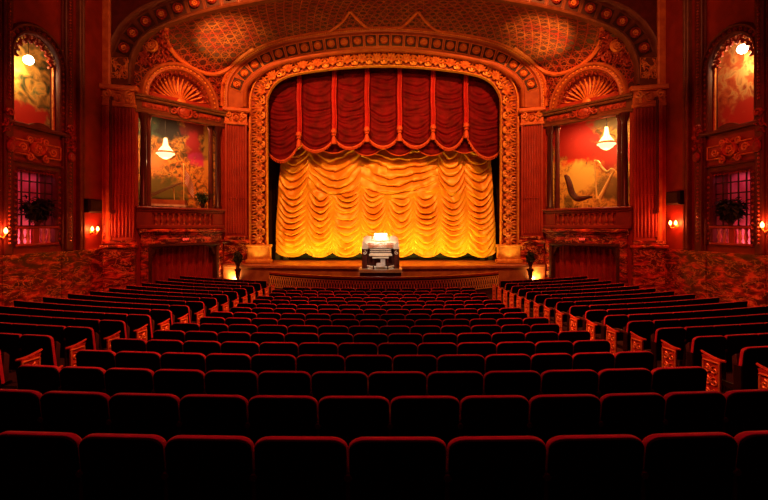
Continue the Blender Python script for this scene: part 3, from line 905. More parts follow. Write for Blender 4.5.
# ---- contents of the left box: grand piano, flag, plant
def inbox(s, px, py, w_):
    p = px if s < 0 else 768-px
    u = bay_u(p, w_); d = bay_d(u, w_); return u, (226-py)*d/F
xf = bayxf(-1)
u0, z0 = inbox(-1, 166, 205, -.9)
t = thing('grand_piano', 'grand piano with raised lid and pale rim in the left box', 'piano', xf((u0, .9, .72)))
mb = MB(xf)
out = [(-.9, -.35), (.75, -.35), (.95, -.15), (.9, .15), (.6, .3), (.2, .42), (-.1, .62), (-.9, .62)]
def slab(mb, pts, z0, z1, ox, oy):
    n = len(pts)
    mb.add([(ox+a, oy+b, z0) for a, b in pts]+[(ox+a, oy+b, z1) for a, b in pts],
           [tuple(range(n-1, -1, -1)), tuple(range(n, 2*n))]+[(i, (i+1) % n, n+(i+1) % n, n+i) for i in range(n)])
slab(mb, out, 1.0, 1.3, u0, .85); mb.build('case', M['stagewood'], t)
mb = MB(xf); slab(mb, [(a*1.02, b*1.02) for a, b in out], .97, 1.07, u0, .85); mb.build('rim', M['white'], t)
mb = MB(xf)
lid = [(a, b) for a, b in out]; 
n = len(lid); ang = math.radians(30)
vs = [(u0-.9+(a+.9)*math.cos(ang*.9), .85+b, 1.37+(a+.9)*math.sin(ang*.9)) for a, b in lid]
mb.add(vs+[(x, y, z+.04) for x, y, z in vs], [tuple(range(n-1, -1, -1)), tuple(range(n, 2*n))]+[(i, (i+1) % n, n+(i+1) % n, n+i) for i in range(n)])
mb.build('lid', M['darkwood'], t)
mb = MB(xf); mb.tube([(u0+.35, .75, 1.3), (u0+.3, .75, 1.37+.56)], .02, 5); mb.build('lid_prop', M['harp'], t)
for a, b in ((-.75, -.2), (-.75, .45), (.65, -.1)):
    mb = MB(xf); mb.lathe([(.05, .72), (.03, .8), (.06, .95), (.07, 1.0)], (u0+a, .85+b, 0), 8); mb.build('leg', M['darkwood'], t)
# flag
u1, z1 = inbox(-1, 184, 178, -.55)
t = thing('flag', 'small striped red and white flag on a pole beside the piano', 'flag', xf((u1, .55, .72)))
mb = MB(xf); mb.tube([(u1, .55, .72), (u1-.02, .55, 3.1)], .02, 6); mb.lathe([(.11, .72), (.1, .76), (.03, .8)], (u1, .55, 0), 10); mb.ball((u1-.02, .55, 3.13), .05, 6, 4)
mb.build('pole', M['harp'], t)
for k in range(13):
    mb = MB(xf); mb.mi = 0
    def fg(u, v, k=k):
        q = (k+v)/13
        return (u1+.04+u*.42, .5+.05*math.sin(u*9+q*3), 2.95-u*.75-q*.85)
    mb.grid(8, 1, fg); mb.build('stripe', M['ribbon'] if k % 2 == 0 else M['white'], t)
# plants in pots
def plant(name, label, c, h, wd, n, potr, poth, seed, leafw=.05, mt='leaf', potm='darkwood', droop=.3):
    r_ = random.Random(seed); c = Vector(c)
    t = thing(name, label, 'plant', tuple(c))
    b_ = MB(); b_.lathe([(potr*.6, 0), (potr*.75, poth*.1), (potr*.5, poth*.3), (potr, poth*.8), (potr*1.1, poth), (potr*.9, poth*.95)], tuple(c), 12); b_.build('pot', M[potm], t, smooth=True)
    b_ = MB()
    for k in range(n):
        a = r_.random()*2*PI; el = r_.random(); L = h*(.5+.5*r_.random())
        d = Vector((math.cos(a)*(.25+.75*el)*wd/h, math.sin(a)*(.25+.75*el)*wd/h, 1-.3*el))
        base = c+Vector((0, 0, poth)); tip = base+d*L*.9; mid = base.lerp(tip, .6)+Vector((0, 0, droop*.3*L)); 
        for q in range(5):
            p = base.lerp(tip, .3+.17*q)+Vector((r_.uniform(-1, 1), r_.uniform(-1, 1), r_.uniform(-.5, .5)))*.07
            dd = Vector((r_.uniform(-1, 1), r_.uniform(-1, 1), r_.uniform(-.6, .6))).normalized()
            sd_ = dd.cross(Vector((0, 0, 1)))
            if sd_.length < .1: sd_ = Vector((1, 0, 0))
            sd_.normalize(); ln = leafw*2.4
            b_.add([tuple(p), tuple(p+dd*ln*.5+sd_*leafw*.5), tuple(p+dd*ln-Vector((0, 0, ln*droop))), tuple(p+dd*ln*.5-sd_*leafw*.5)], [(0, 1, 2, 3)])
        b_.tube([tuple(base), tuple(base.lerp(tip, .5)+Vector((0, 0, .03))), tuple(tip)], .008, 4)
    b_.build('foliage', M[mt], t, recalc=False)
    return t
u2, z2 = inbox(-1, 202, 204, -.35)
plant('potted_plant', 'leafy potted plant on the sill at the right end of the left box', xf((u2, .3, .9)), .75, .55, 44, .14, .25, 4, .09)

# ---- right box: gilt harp and dark chaise
def inbox_r(px, py, w_): return inbox(1, px, py, w_)
W_ = -.6
t = thing('harp', 'tall gilded concert harp standing in the right box', 'harp', bayxf(1)((inbox_r(597, 200, W_)[0], -W_, .72)))
xf = bayxf(1)
def hp(px, py, w_=W_):
    u, z = inbox_r(px, py, w_); return (u, -w_, z)
mb = MB(xf); mb.tube([hp(597, 199), hp(595.6, 180), hp(594.3, 162)], [.05, .035, .045], 8); mb.build('column', M['harp'], t, smooth=True)
mb = MB(xf); mb.tube(catmull([Vector(hp(594.3, 161)), Vector(hp(598, 161.5)), Vector(hp(602.5, 168)), Vector(hp(607, 171.5)), Vector(hp(611.5, 169)), Vector(hp(614, 171))], 6), .055, 8); mb.build('neck', M['harp'], t, smooth=True)
mb = MB(xf); mb.tube([hp(613.5, 171), hp(606, 186), hp(599.5, 199)], [.05, .09, .13], 8); mb.build('soundboard', M['harp'], t, smooth=True)
mb = MB(xf)
for k in range(14):
    f_ = (k+1)/15
    a = Vector(hp(594.3, 163)).lerp(Vector(hp(613, 171)), f_); a.z -= .18*math.sin(PI*f_)
    b = Vector(hp(598.5, 199)).lerp(Vector(hp(612.5, 172)), f_)
    mb.tube([a, b], .006, 3)
mb.build('strings', M['harp'], t)
mb = MB(xf); c = hp(598, 199.5); mb.lathe([(.2, .72), (.2, .8), (.14, .9)], (c[0], c[1], 0), 10); mb.build('base', M['harp'], t)
t = thing('chaise', 'dark red scroll-backed chaise left of the gold harp in the right box', 'chaise', bayxf(1)((inbox_r(574, 200, W_)[0], -W_, .72)))
mb = MB(xf); P = catmull([Vector(hp(564.5, 176)), Vector(hp(566.5, 177)), Vector(hp(569.5, 184)), Vector(hp(572, 193)), Vector(hp(577, 198.5)), Vector(hp(584, 198)), Vector(hp(590, 196.5))], 5)
mb.tube(P, [.06+.11*math.sin(PI*i/(len(P)-1)) for i in range(len(P))], 8); mb.tube([p+Vector((0, .22, 0)) for p in P], .06, 6)
for a, b in zip(P, P[1:]): mb.add([tuple(a), tuple(b), tuple(b+Vector((0, .22, 0))), tuple(a+Vector((0, .22, 0)))], [(0, 1, 2, 3)])
mb.build('frame', M['darkwood'], t, smooth=True)
mb = MB(xf)
ca = hp(575, 200); cb_ = hp(589, 200)
for q in (ca, cb_): mb.tube([(q[0], q[1], .72), (q[0], q[1], 1.05)], .03, 6); mb.tube([(q[0], q[1]+.22, .72), (q[0], q[1]+.22, 1.05)], .03, 6)
mb.build('legs', M['darkwood'], t)

# ================================================================== SIDE WALL FITTINGS
niche_mur = {-1: mural('niche_painting_left', [(.3, (.05, .07, .03)), (.45, (.6, .3, .06)), (.55, (.95, .55, .12)), (.7, (.2, .25, .10))], 2.2, 5.5,
                       [(.4, 4.3, 1.6, .5, (.75, .05, .03), 1)]),
             1: mural('niche_painting_right', [(.3, (.5, .05, .03)), (.45, (.85, .2, .06)), (.55, (.95, .55, .2)), (.7, (.5, .08, .03))], 2.2, 8.5,
                      [(.3, 4.4, 1.6, .6, (.8, .06, .04), 1)])}
def side_fit(s, sd):
    xf = wallxf(s); rnd = random.Random(21)
    # niche
    mb = MB(xf); mb.box(NICHE[0]-.7, NICHE[1]+.5, 0.95, 1.0, NICHE[2]-.2, NICHE[3]+.3)
    c = xf((NCX, .95, 0))
    o = mb.build('niche_painting', niche_mur[s], org=(c[0], c[1], 0)); tag(o, ('painted panel glowing behind the globe lamp in the %s arched niche' % sd), 'mural')
    mb = MB(xf)
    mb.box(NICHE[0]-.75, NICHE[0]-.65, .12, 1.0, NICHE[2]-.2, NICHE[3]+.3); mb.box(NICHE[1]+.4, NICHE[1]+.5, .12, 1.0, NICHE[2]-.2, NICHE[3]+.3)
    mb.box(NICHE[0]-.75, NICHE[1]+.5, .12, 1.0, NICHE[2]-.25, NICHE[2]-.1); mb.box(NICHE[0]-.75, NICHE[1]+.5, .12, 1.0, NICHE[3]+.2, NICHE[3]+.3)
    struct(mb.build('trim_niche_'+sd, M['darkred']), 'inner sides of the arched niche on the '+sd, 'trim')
    t = thing('arched_niche', 'arched wall niche with scalloped cresting and dark carved frame, on the %s side wall' % sd, 'niche', xf((NCX, 0, NICHE[2])))
    def outline(r, n=20, base=NICHE[2]):
        return [(NCX-r, base)]+[(NCX+r*math.cos(PI-PI*i/n), NSP+r*math.sin(PI*i/n)) for i in range(n+1)]+[(NCX+r, base)]
    def frm(r):
        O = outline(r); out_ = []
        for i, (x, z) in enumerate(O):
            if z <= NSP+1e-6 and (i in (0, 1)): nn = Vector((-1, 0, 0))
            elif z <= NSP+1e-6: nn = Vector((1, 0, 0))
            else: nn = Vector((x-NCX, 0, z-NSP)).normalized()
            out_.append((Vector((x, 0, z)), nn, Vector((0, 1, 0))))
        return out_
    mb = MB(xf); mb.sweep(frm(NR), [(-.02, -.1), (-.02, .02), (.03, .1), (.1, .12), (.12, .05), (.24, .05), (.27, .14), (.33, .16), (.38, .1), (.40, 0)])
    fr_ = mb.build('frame', M['darkred'], t, smooth=True)
    mb = MB(xf)
    for i in range(15):
        a = PI*(i+.5)/15; mb.tube(spiral((NCX+(NR+.18)*math.cos(a), -.08, NSP+(NR+.18)*math.sin(a)), .09, 1, a, 1, 8), .028, 4)
    for z in [NICHE[2]+.15+.22*k for k in range(11)]:
        for sg in (-1, 1): mb.ball((NCX+sg*(NR+.18), -.08, z), .055, 6, 4)
    mb.build('carved_border', M['relief'], t)
    mb = MB(xf)
    nl = 9                                # hanging multifoil cresting
    for i in range(nl):
        a0 = PI*(-.02+1.04*i/nl); a1 = PI*(-.02+1.04*(i+1)/nl)
        P = []
        for q in range(9):
            a = a0+(a1-a0)*q/8; r = NR-.30+.15*math.sin(PI*q/8)
            P.append((NCX+r*math.cos(a), .1, NSP+r*math.sin(a)))
        mb.tube(P, .05, 5)
        am = (a0+a1)/2
        for rr_, sz in ((.05, .08), (.17, .055)): mb.tube(spiral((NCX+(NR-rr_)*math.cos(am), .08, NSP+(NR-rr_)*math.sin(am)), sz, 1, am, 1, 7), .03, 4)
        mb.tube([(NCX+(NR-.3)*math.cos(a0), .1, NSP+(NR-.3)*math.sin(a0)), (NCX+(NR)*math.cos(a0), .1, NSP+NR*math.sin(a0))], .03, 4)
    mb.build('scalloped_cresting', M['relief'], t)
    mb = MB(xf)
    mb.bbox(NCX-NR-.35, NCX+NR+.35, -.22, .12, NICHE[2]-.12, NICHE[2]+.02, .04)
    mb.prism([(NCX-.7, NICHE[2]-.12)]+[(NCX-.7+1.4*i/12, NICHE[2]-.12+.28*math.sin(PI*i/12)) for i in range(13)]+[(NCX+.7, NICHE[2]-.12)], -.2, -.1)
    mb.build('sill', M['darkred'], t)
    for sg in (-1, 1):
        mb = MB(xf); mb.lathe([(.07, NICHE[2]), (.05, NICHE[2]+.1), (.05, NSP), (.08, NSP+.12)], (NCX+sg*(NR-.06), .12, 0), 8); mb.build('colonnette', M['goldred'], t, smooth=True)
    # globe lamp
    gp = 28.5 if s < 0 else 768-742.5
    gy = 60 if s < 0 else 49
    u = wall_u(gp, -.3); d = wall_d(u, -.3); z = (226-gy)*d/F
    c = xf((u, .3, z))
    t = thing('globe_lamp', 'glowing globe lamp hanging in the %s arched niche' % sd, 'lamp', c)
    mb = MB(); mb.ball(c, .17, 16, 10); mb.build('globe', M['globe'], t, smooth=True)
    mb = MB(); mb.tube([(c[0], c[1], c[2]+.12), (c[0], c[1], 7.15)], .012, 5); mb.lathe([(.05, .12), (.06, .16), (.02, .2)], c, 8); mb.build('chain', M['chain'], t)
    light('POINT', 'globe_light', Vector(xf((u, .62, z-.30))), 75, (1, .60, .2), radius=.1)
    # cartouche panel between niche and window
    t = thing('cartouche_panel', 'carved scroll cartouche panel below the %s arched niche' % sd, 'relief panel', xf((NCX, 0, 2.5)))
    mb = MB(xf)
    mb.bbox(NCX-.95, NCX-.35, -.08, 0, 2.6, 3.05, .04); mb.build('tablet', M['redpaint'], t)
    mb = MB(xf); mb.bbox(NCX+.35, NCX+.95, -.08, 0, 2.6, 3.05, .04); mb.build('tablet', M['redpaint'], t)
    mb = MB(xf)
    rosette(mb, (NCX, -.02, 2.86), .27, 8, .18)
    for sg in (-1, 1):
        mb.tube(spiral((NCX+sg*.62, -.1, 2.82), .17, 1.4, 0, sg, 12), .04, 5)
        mb.tube(spiral((NCX+sg*.35, -.08, 2.5), .16, 1.3, PI/2, sg, 10), .04, 5)
        mb.tube(spiral((NCX+sg*.35, -.08, 3.15), .14, 1.3, -PI/2, -sg, 10), .04, 5)
        for a_, b_ in (((.33, 2.58), (.97, 2.58)), ((.97, 2.58), (.97, 3.07)), ((.97, 3.07), (.33, 3.07))):
            mb.tube([(NCX+sg*a_[0], -.09, a_[1]), (NCX+sg*b_[0], -.09, b_[1])], .03, 5)
    foliage(mb, NCX, 2.84, .9, .7, -.04, 8, rnd)
    mb.build('scrollwork', M['goldred'], t, smooth=True)
    # lower window with shutters of small panes, plant and balusters
    t = struct(MB(xf).build('window_1' if s < 0 else 'window_2', M['darkred']), 'grilled lower window with pink light behind on the %s side wall' % sd, 'window')
    t.data.clear_geometry()
    def sub(name, mb, mt, sm=False): return mb.build(name, mt, t, smooth=sm, org=(0, 0, 0))
    mb = MB(xf); mb.sweep([(Vector((x, 0, z)), Vector((nx, 0, nz_)), Vector((0, 1, 0))) for x, z, nx, nz_ in
                           ((LOW[0], -.7, -1, 0), (LOW[0], LOW[3], -1, 1), (LOW[1], LOW[3], 1, 1), (LOW[1], -.7, 1, 0))],
                          [(-.02, -.1), (-.02, .02), (.03, .09), (.08, .05), (.2, .05), (.24, .14), (.3, .1), (.3, 0)])
    sub('window_frame', mb, M['darkred'])
    mb = MB(xf)
    for k in range(12): mb.tube(spiral((LOW[0]+.07+.132*k, .02, LOW[3]-.08), .06, 1, 0, 1, 7), .02, 4)
    for sg, uu in ((-1, LOW[0]-.12), (1, LOW[1]+.12)):
        for k in range(13): mb.ball((uu, -.08, -.5+.2*k), .05, 5, 4)
    sub('carved_border', mb, M['relief'])
    mb = MB(xf)
    for k in range(6): 
        uu = LOW[0]+(LOW[1]-LOW[0])*k/5; mb.box(uu-.025, uu+.025, .12, .15, 0, LOW[3])
    for k in range(6):
        zz = LOW[3]*k/5+.02*0; mb.box(LOW[0], LOW[1], .12, .15, zz-.025, zz+.025)
    sub('lattice_bars', mb, M['coffer'])
    mb = MB(xf); mb.box(LOW[0]-.1, LOW[1]+.1, .7, .73, -.75, LOW[3]+.1)
    o = mb.build('back_panel', M['pinkwall'], t, org=(0, 0, 0))
    mb = MB(xf); mb.box(LOW[0]-.12, LOW[0]-.05, .12, .73, -.75, LOW[3]+.1); mb.box(LOW[1]+.05, LOW[1]+.12, .12, .73, -.75, LOW[3]+.1)
    mb.box(LOW[0]-.1, LOW[1]+.1, .12, .73, -.8, -.7); mb.box(LOW[0]-.1, LOW[1]+.1, .12, .73, LOW[3]+.05, LOW[3]+.1)
    sub('reveal', mb, M['darkred'])
    mb = MB(xf); mb.bbox(LOW[0]-.1, LOW[1]+.1, -.1, .12, -.1, .0, .03); mb.bbox(LOW[0]-.1, LOW[1]+.1, -.1, .12, -.74, -.64, .03)
    mb.box(NCX-.12, NCX+.12, -.02, .1, -.66, -.1); 
    sub('balustrade_rail', mb, M['redpaint'])
    for k in (0, 1, 3.6, 4.6):
        mb = MB(xf); uu = LOW[0]+.25+.24*k
        mb.lathe([(.07, -.64), (.04, -.56), (.08, -.42), (.04, -.24), (.07, -.1)], (uu, .04, 0), 8); sub('baluster', mb, M['pinkish'], True)
    light('AREA', 'window_light', Vector(xf((NCX, .35, 1.95))), 4.5, (1, .20, .34), Vector(xf((NCX, .7, .6))), 1.3, .1)
    light('AREA', 'window_foot_light', Vector(xf((NCX, .25, -.62))), 16.0, (1, .30, .34), Vector(xf((NCX, .7, -.3))), 1.3, .1)
    plant('window_plant', 'dark bushy potted plant in the lower window on the %s side wall' % sd, xf((NCX-.05, .0, .0)), 1.0, .62, 130, .16, .22, 9+s, .12, 'darkleaf')
    # moulding pier with beads
    for (u, wd, nm_, lab) in ((2.08, .34, 'bead_pier', 'narrow carved pier strip with bead rows beside the %s niche' % sd), (4.62, .3, 'bead_pier', 'narrow carved pier strip at the picture edge on the %s side wall' % sd)):
        t = thing(nm_, lab, 'pier', xf((u, 0, -1)))
        mb = MB(xf); mb.bbox(u-wd/2, u+wd/2, -.16, 0, -1.0, ROOF-.2, .03); mb.tube([(u-wd/2-.05, -.05, -1), (u-wd/2-.05, -.05, ROOF-.2)], .05, 6); mb.tube([(u+wd/2+.05, -.05, -1), (u+wd/2+.05, -.05, ROOF-.2)], .05, 6)
        mb.build('shaft', M['darkred'], t)
        mb = MB(xf)
        for k in range(46): mb.ball((u, -.18, 4.4+.12*k), .045, 5, 4)
        for k in range(24): mb.ball((u, -.18, -.6+.14*k), .045, 5, 4)
        mb.build('bead_row', M['relief'], t)
        mb = MB(xf)
        foliage(mb, u, 3.3, .34, 1.2, -.18, 14, rnd, 1.6)
        mb.ball((u, -.24, 2.75), .15, 8, 5, (1, .7, 1.4)); mb.tube(spiral((u, -.22, 3.9), .15, 1.2, 0, 1, 9), .05, 5)
        mb.build('carved_drop', M['relief'], t, smooth=True)
    # gold edge trims of the plain red strip
    mb = MB(xf); mb.bbox(.0, .16, -.34, 0, -1.0, ROOF-.2, .05)
    struct(mb.build('trim_1' if s < 0 else 'trim_2', M['orange']), 'orange vertical edge moulding beside the %s outer pilaster' % sd, 'trim')
    mb = MB(xf); mb.bbox(1.22, 1.34, -.12, 0, -1.0, ROOF-.2, .03); mb.bbox(1.45, 1.6, -.2, 0, -1.0, ROOF-.2, .03)
    struct(mb.build('trim_3' if s < 0 else 'trim_4', M['brown']), 'dull gold vertical mouldings left and right of the plain strip, %s wall' % sd, 'trim')
    # sconces
    for (px, py, lab) in ((95, 229, 'lit two-candle wall sconce below the speaker on the %s wall' % sd), (1.5, 231, 'lit wall sconce at the very %s edge of the photo' % sd)):
        if s > 0: py -= 6
        u = wall_u(px, .2); d = wall_d(u, .2); z = (226-py)*d/F
        c = Vector(xf((u, -.2, z)))
        t = thing('wall_sconce', lab, 'sconce', xf((u, 0, z-.15)))
        mb = MB(xf); mb.lathe([(.11, 0), (.09, .04), (.03, .06)], (u, 0, z-.15), 10, 'y'); mb.build('back_plate', M['gold'], t)
        for q in (-.15, .15):
            mb = MB(xf); mb.tube([(u, -.05, z-.15), (u+q*.6, -.18, z-.22), (u+q, -.2, z-.12)], .018, 5); mb.lathe([(.03, -.12), (.05, -.09), (.02, -.08)], (u+q, -.2, z), 8); mb.build('arm', M['gold'], t)
            mb = MB(xf); mb.lathe([(.03, -.08), (.055, -.02), (.05, .04), (.01, .11)], (u+q, -.2, z), 8); mb.build('candle_bulb', M['bulb'], t, smooth=True)
        light('POINT', 'sconce_light', Vector(xf((u, -.30, z))), 62, (1, .16, .035), radius=.06)
    # speaker
    u = wall_u(95, .3); z = (226-(206 if s < 0 else 198))*wall_d(u, .3)/F
    t = thing('speaker', 'black speaker box mounted on the %s wall above the sconce' % sd, 'speaker', xf((u, 0, z)))
    mb = MB(xf); mb.bbox(u-.38, u+.38, -.36, -.1, z-.29, z+.29, .06); mb.build('cabinet', M['black'], t)
    mb = MB(xf); mb.bbox(u-.32, u+.32, -.38, -.35, z-.23, z+.23, .01); mb.build('grille', M['coffer'], t)
    mb = MB(xf); mb.box(u-.06, u+.06, -.1, 0, z-.08, z+.08); mb.build('bracket', M['black'], t)
M['pinkwall'] = mat('rose_plaster', (.75, .16, .22), (.5, .05, .08), .6, 0, 2, .1)
M['pinkish'] = mat('pale_baluster', (.8, .35, .3), None, .5, 0, 4, .1)
M['darkleaf'] = mat('dark_leaves', (.02, .022, .01), (.01, .01, .006), .6, 0, 10, 0)
for s, sd in ((-1, 'left'), (1, 'right')): side_fit(s, sd)

# ================================================================== CURTAINS
# crimson valance
va = thing('valance', 'crimson swagged valance with orange tassels hanging above the gold curtain', 'curtain', (0, 24.7, 2.9))
YV = 24.7
def vx(px): return (px-384)/F*YV
def vz(py): return (226-py)*YV/F
gx = [vx(p) for p in (262, 299.7, 334.4, 367, 399.4, 432.6, 465.4, 506)]
gz = [vz(p) for p in (138, 140, 137, 135, 134, 133, 131, 138)]
low = [vz(p) for p in (161, 151, 148, 147, 147, 149, 158)]
def topz(x): return 8.9
panels = []
for k in range(7):
    x0, x1 = gx[k], gx[k+1]; za, zb = gz[k], gz[k+1]; lz = low[k]
    mb = MB()
    def bot(u): 
        base = za+(zb-za)*u; cen = (za+zb)/2-lz
        return base-cen*(4*u*(1-u))**.75
    r_ = random.Random(k*3+1); ph = r_.random()*6
    def sw(u, v):
        x = x0+(x1-x0)*u; b = bot(u); z = b+(8.9-b)*v
        sag = .55*4*u*(1-u)
        q = (z+sag*(1-.3*v))
        edge = min(1, 4.5*min(u, 1-u))
        nf = noise.noise(Vector((x*.9, z*1.3, k*3.1)))
        f_ = abs(math.sin((q*8.5+nf*3.4)+ph))**.6
        dd = .07*edge*(f_+.25*math.sin(q*31+nf*7))+.12*math.sin(PI*u)
        gather = .05*(1-edge)*math.sin(u*60)
        return (x, YV-dd-gather+.08, z)
    mb.grid(40, 130, sw)
    pn = mb.build('swag_panel', M['valance'], va, smooth=True, recalc=False)
    mb = MB(); P = [Vector(sw(i/24, 0))+Vector((0, -.05, 0)) for i in range(25)]
    mb.tube(P, .05, 6)
    for i, p in enumerate(P[:-1]):
        mb.tube([p, p+Vector((0, 0, -.14))], .03, 4)
    mb.build('fringe', M['fringe'], pn, smooth=True)
for k in range(1, 7):
    x, z = gx[k], gz[k]
    mb = MB(); 
    def rb(u, v): return (x+(u-.5)*.26+.02*math.sin(v*9), YV-.17-.05*math.cos((u-.5)*PI)-.03*math.sin(u*4*PI), z+.35+(8.9-z-.35)*v)
    mb.grid(16, 10, rb); rbn = mb.build('ribbon', M['ribbon'], va, smooth=True, recalc=False)
    mb = MB()
    mb.lathe([(.04, .42), (.15, .34), (.17, .2), (.1, .1), (.13, .04), (.07, -.03), (.11, -.12), (.15, -.42), (.02, -.44)], (x, YV-.28, z), 10)
    mb.build('tassel', M['fringe'], va, smooth=True)
# small under-swags behind the valance hem
for k in range(1, 6):
    x0, x1 = gx[k]+.9, gx[k+1]+.9
    mb = MB()
    def us(u, v):
        z0_ = vz(143)-.55*(4*u*(1-u))**.8-(.12 if k in (2, 3, 4) else 0)
        z = z0_+1.1*v; return (x0+(x1-x0)*u, YV+.22-.05*math.sin((z+.5*4*u*(1-u))*14), z)
    mb.grid(24, 24, us); u_ = mb.build('under_swag', M['valance'], va, smooth=True, recalc=False)
    mb = MB(); mb.tube([Vector(us(i/20, 0))+Vector((0, -.03, 0)) for i in range(21)], .03, 5); mb.build('hem_cord', M['fringe'], u_, smooth=True)

# gold austrian curtain
YG = 25.6
gpx = [276, 306, 332.5, 360, 387, 413.7, 440, 467.7, 495.5]
cg = [(p-384)/F*YG for p in gpx]
gc = thing('gold_curtain', 'gold satin festoon curtain closed across the stage', 'curtain', (0, YG, -2))
GRP = [0, 1, 3, 6, 7, 8]
for k in range(8):
    x0, x1 = cg[k], cg[k+1]; mb = MB(); r_ = random.Random(100+k); sh = r_.uniform(-.1, .1)
    def gs(u, v):
        x = x0+(x1-x0)*u
        sc = (4*u*(1-u))
        b = -1.44-.31*sc**.8
        z = b+(6.2-b)*v
        # folds hang in catenaries between the gathered tapes; above, broad drapes span several widths
        nzv = noise.noise(Vector((x*.45, z*.6, 2.0))); n2 = noise.noise(Vector((x*1.6+k*7, z*1.8, 7.0)))
        def fold(q, per):
            fr_ = q/per-math.floor(q/per)
            return 1-((fr_**1.5) if fr_ < .82 else (1-(fr_-.82)/.18)*(.82**1.5))
        edge = min(1, 3.0*min(u, 1-u))
        lowd = .40*edge*(.8+.6*noise.noise(Vector((x*.8, z*.9, 11))))*fold(z+(.62+.1*math.sin(k*2.1+z*.7))*sc+.22*nzv+sh+.10*n2, .37)-.13*sc
        gi = [q for q in range(5) if GRP[q] <= k][-1]; ga, gb = cg[GRP[gi]], cg[GRP[gi+1]]
        ug = (x-ga)/(gb-ga); sg_ = 4*ug*(1-ug); eg = min(1, 4*min(ug, 1-ug))
        upd = .28*(.3+.7*eg)*fold(z+(.75+.2*math.sin(gi*2.7))*sg_+.32*nzv+.12*n2+gi*.17, .48)-.10*sg_+.05*math.sin(x*5+nzv*3)
        tt = min(1, max(0, (z-1.5-.35*(1-sg_)+.0)/.5)); tt = tt*tt*(3-2*tt)
        taper = 1-.06*max(0, z)/5 
        return (x*taper, YG-(lowd*(1-tt)+upd*tt), z)
    mb.grid(34, 230, gs); pn = mb.build('swag_panel', M['goldcloth'], gc, smooth=True, recalc=False)
    mb = MB(); mb.tube([Vector(gs(i/20, 0))+Vector((0, -.02, -.02)) for i in range(21)], .05, 6); mb.build('hem', M['goldcloth'], pn, smooth=True)
mb = MB(); mb.tube([(-5.9, YG, 6.2), (5.9, YG, 6.2)], .05, 6)
for x in (-5, 0, 5): mb.tube([(x, YG, 6.2), (x, YG, 9.6), (x, 24.36, 9.6)], .03, 5)
mb.build('batten', M['black'], gc)
# black legs either side
for s, sd in ((-1, 'left'), (1, 'right')):
    mb = MB(); mb.grid(20, 2, lambda u, v: (s*(5.6+2.4*u), 26.3+.1*math.sin(u*30), -2+11*v))
    tag(recenter(mb.build('leg_curtain', M['coffer'], smooth=True, recalc=False)), 'dark side curtain behind the gold curtain at the %s' % sd, 'curtain')

# ================================================================== PIT RAIL
pr = thing('pit_rail', 'curved orchestra pit wall with gold zigzag grille and red top rail', 'railing', (0, 18.8, FZ))
NP = 60
pit = []
for i in range(NP+1):
    x = -5.4+10.8*i/NP; y = 18.75+2.1*(x/5.4)**2; pit.append((x, y))
def pitp(t):
    i = t*NP; k = min(int(i), NP-1); f_ = i-k
    return (pit[k][0]*(1-f_)+pit[k+1][0]*f_, pit[k][1]*(1-f_)+pit[k+1][1]*f_)
def strip(mb, z0, z1, y0, y1):
    fr_ = [(Vector((x, y, 0)), Vector((0, 0, 1)), Vector((0, 1, 0))) for x, y in pit]
    mb.sweep(fr_, [(z0, -y1), (z1, -y1), (z1, -y0), (z0, -y0)], closed=True)
mb = MB(); strip(mb, FZ, -2.25, 0, .15); mb.build('pit_wall', M['darkwood'], pr)
mb = MB(); strip(mb, -2.25, -2.17, -.06, .2); mb.build('top_rail', M['redpaint'], pr)
mb = MB(); strip(mb, -2.36, -2.33, -.05, 0); strip(mb, -2.86, -2.83, -.05, 0)
nz_ = 88
for k in range(nz_):
    for (q, za, zb) in ((0, -2.36, -2.60), (.5, -2.60, -2.36), (0, -2.84, -2.60), (.5, -2.60, -2.84)):
        a = pitp((k+q)/nz_); b = pitp(min(1, (k+q+.5)/nz_))
        mb.tube([(a[0], a[1]-.03, za), (b[0], b[1]-.03, zb)], .022, 3)
    c = pitp((k+.5)/nz_); mb.ball((c[0], c[1]-.04, -2.60), .038, 5, 4)
    c = pitp(k/nz_); mb.ball((c[0], c[1]-.04, -2.44), .03, 5, 4)
mb.build('zigzag_grille', M['brightgold'], pr)

# ================================================================== ORGAN
OX, OY = -.16, 21.0
Z0 = -2.0
lp = thing('organ_lift', 'pale edged lift platform carrying the organ in front of the stage', 'platform', (OX, OY, FZ))
mb = MB(); mb.box(OX-1.0, OX+1.0, OY-.75, OY+.75, Z0-.14, Z0); mb.build('platform_top', M['cream'], lp)
mb = MB(); mb.box(OX-.95, OX+.95, OY-.7, OY+.7, FZ, Z0-.14); mb.build('platform_base', M['darkwood'], lp)
og = thing('organ_console', 'cream theatre organ console with stacked keyboards and bright lamp', 'organ', (OX, OY, Z0))
def oxf(p): return (OX+p[0], OY+p[1], Z0+p[2])
mb = MB(oxf)     # back case & cheeks
mb.bbox(-.86, .86, .25, .7, 0, 1.18, .03); mb.build('back_case', M['darkwood'], og)
for sg in (-1, 1):
    mb = MB(oxf)
    x0, x1 = sorted((sg*.62, sg*.88))
    mb.bbox(x0, x1, -.28, .3, .0, .92, .03); ck = mb.build('cheek', M['darkwood'], og)
    mb = MB(oxf); mb.tube(spiral((sg*.75, -.31, .74), .1, 1.2, PI/2, sg, 10), .02, 5)
    mb.build('scroll_trim', M['cream'], ck)
    mb = MB(oxf); mb.bbox(x0-.02, x1+.02, -.32, .3, .92, .99, .02); mb.build('arm_cap', M['cream'], og)
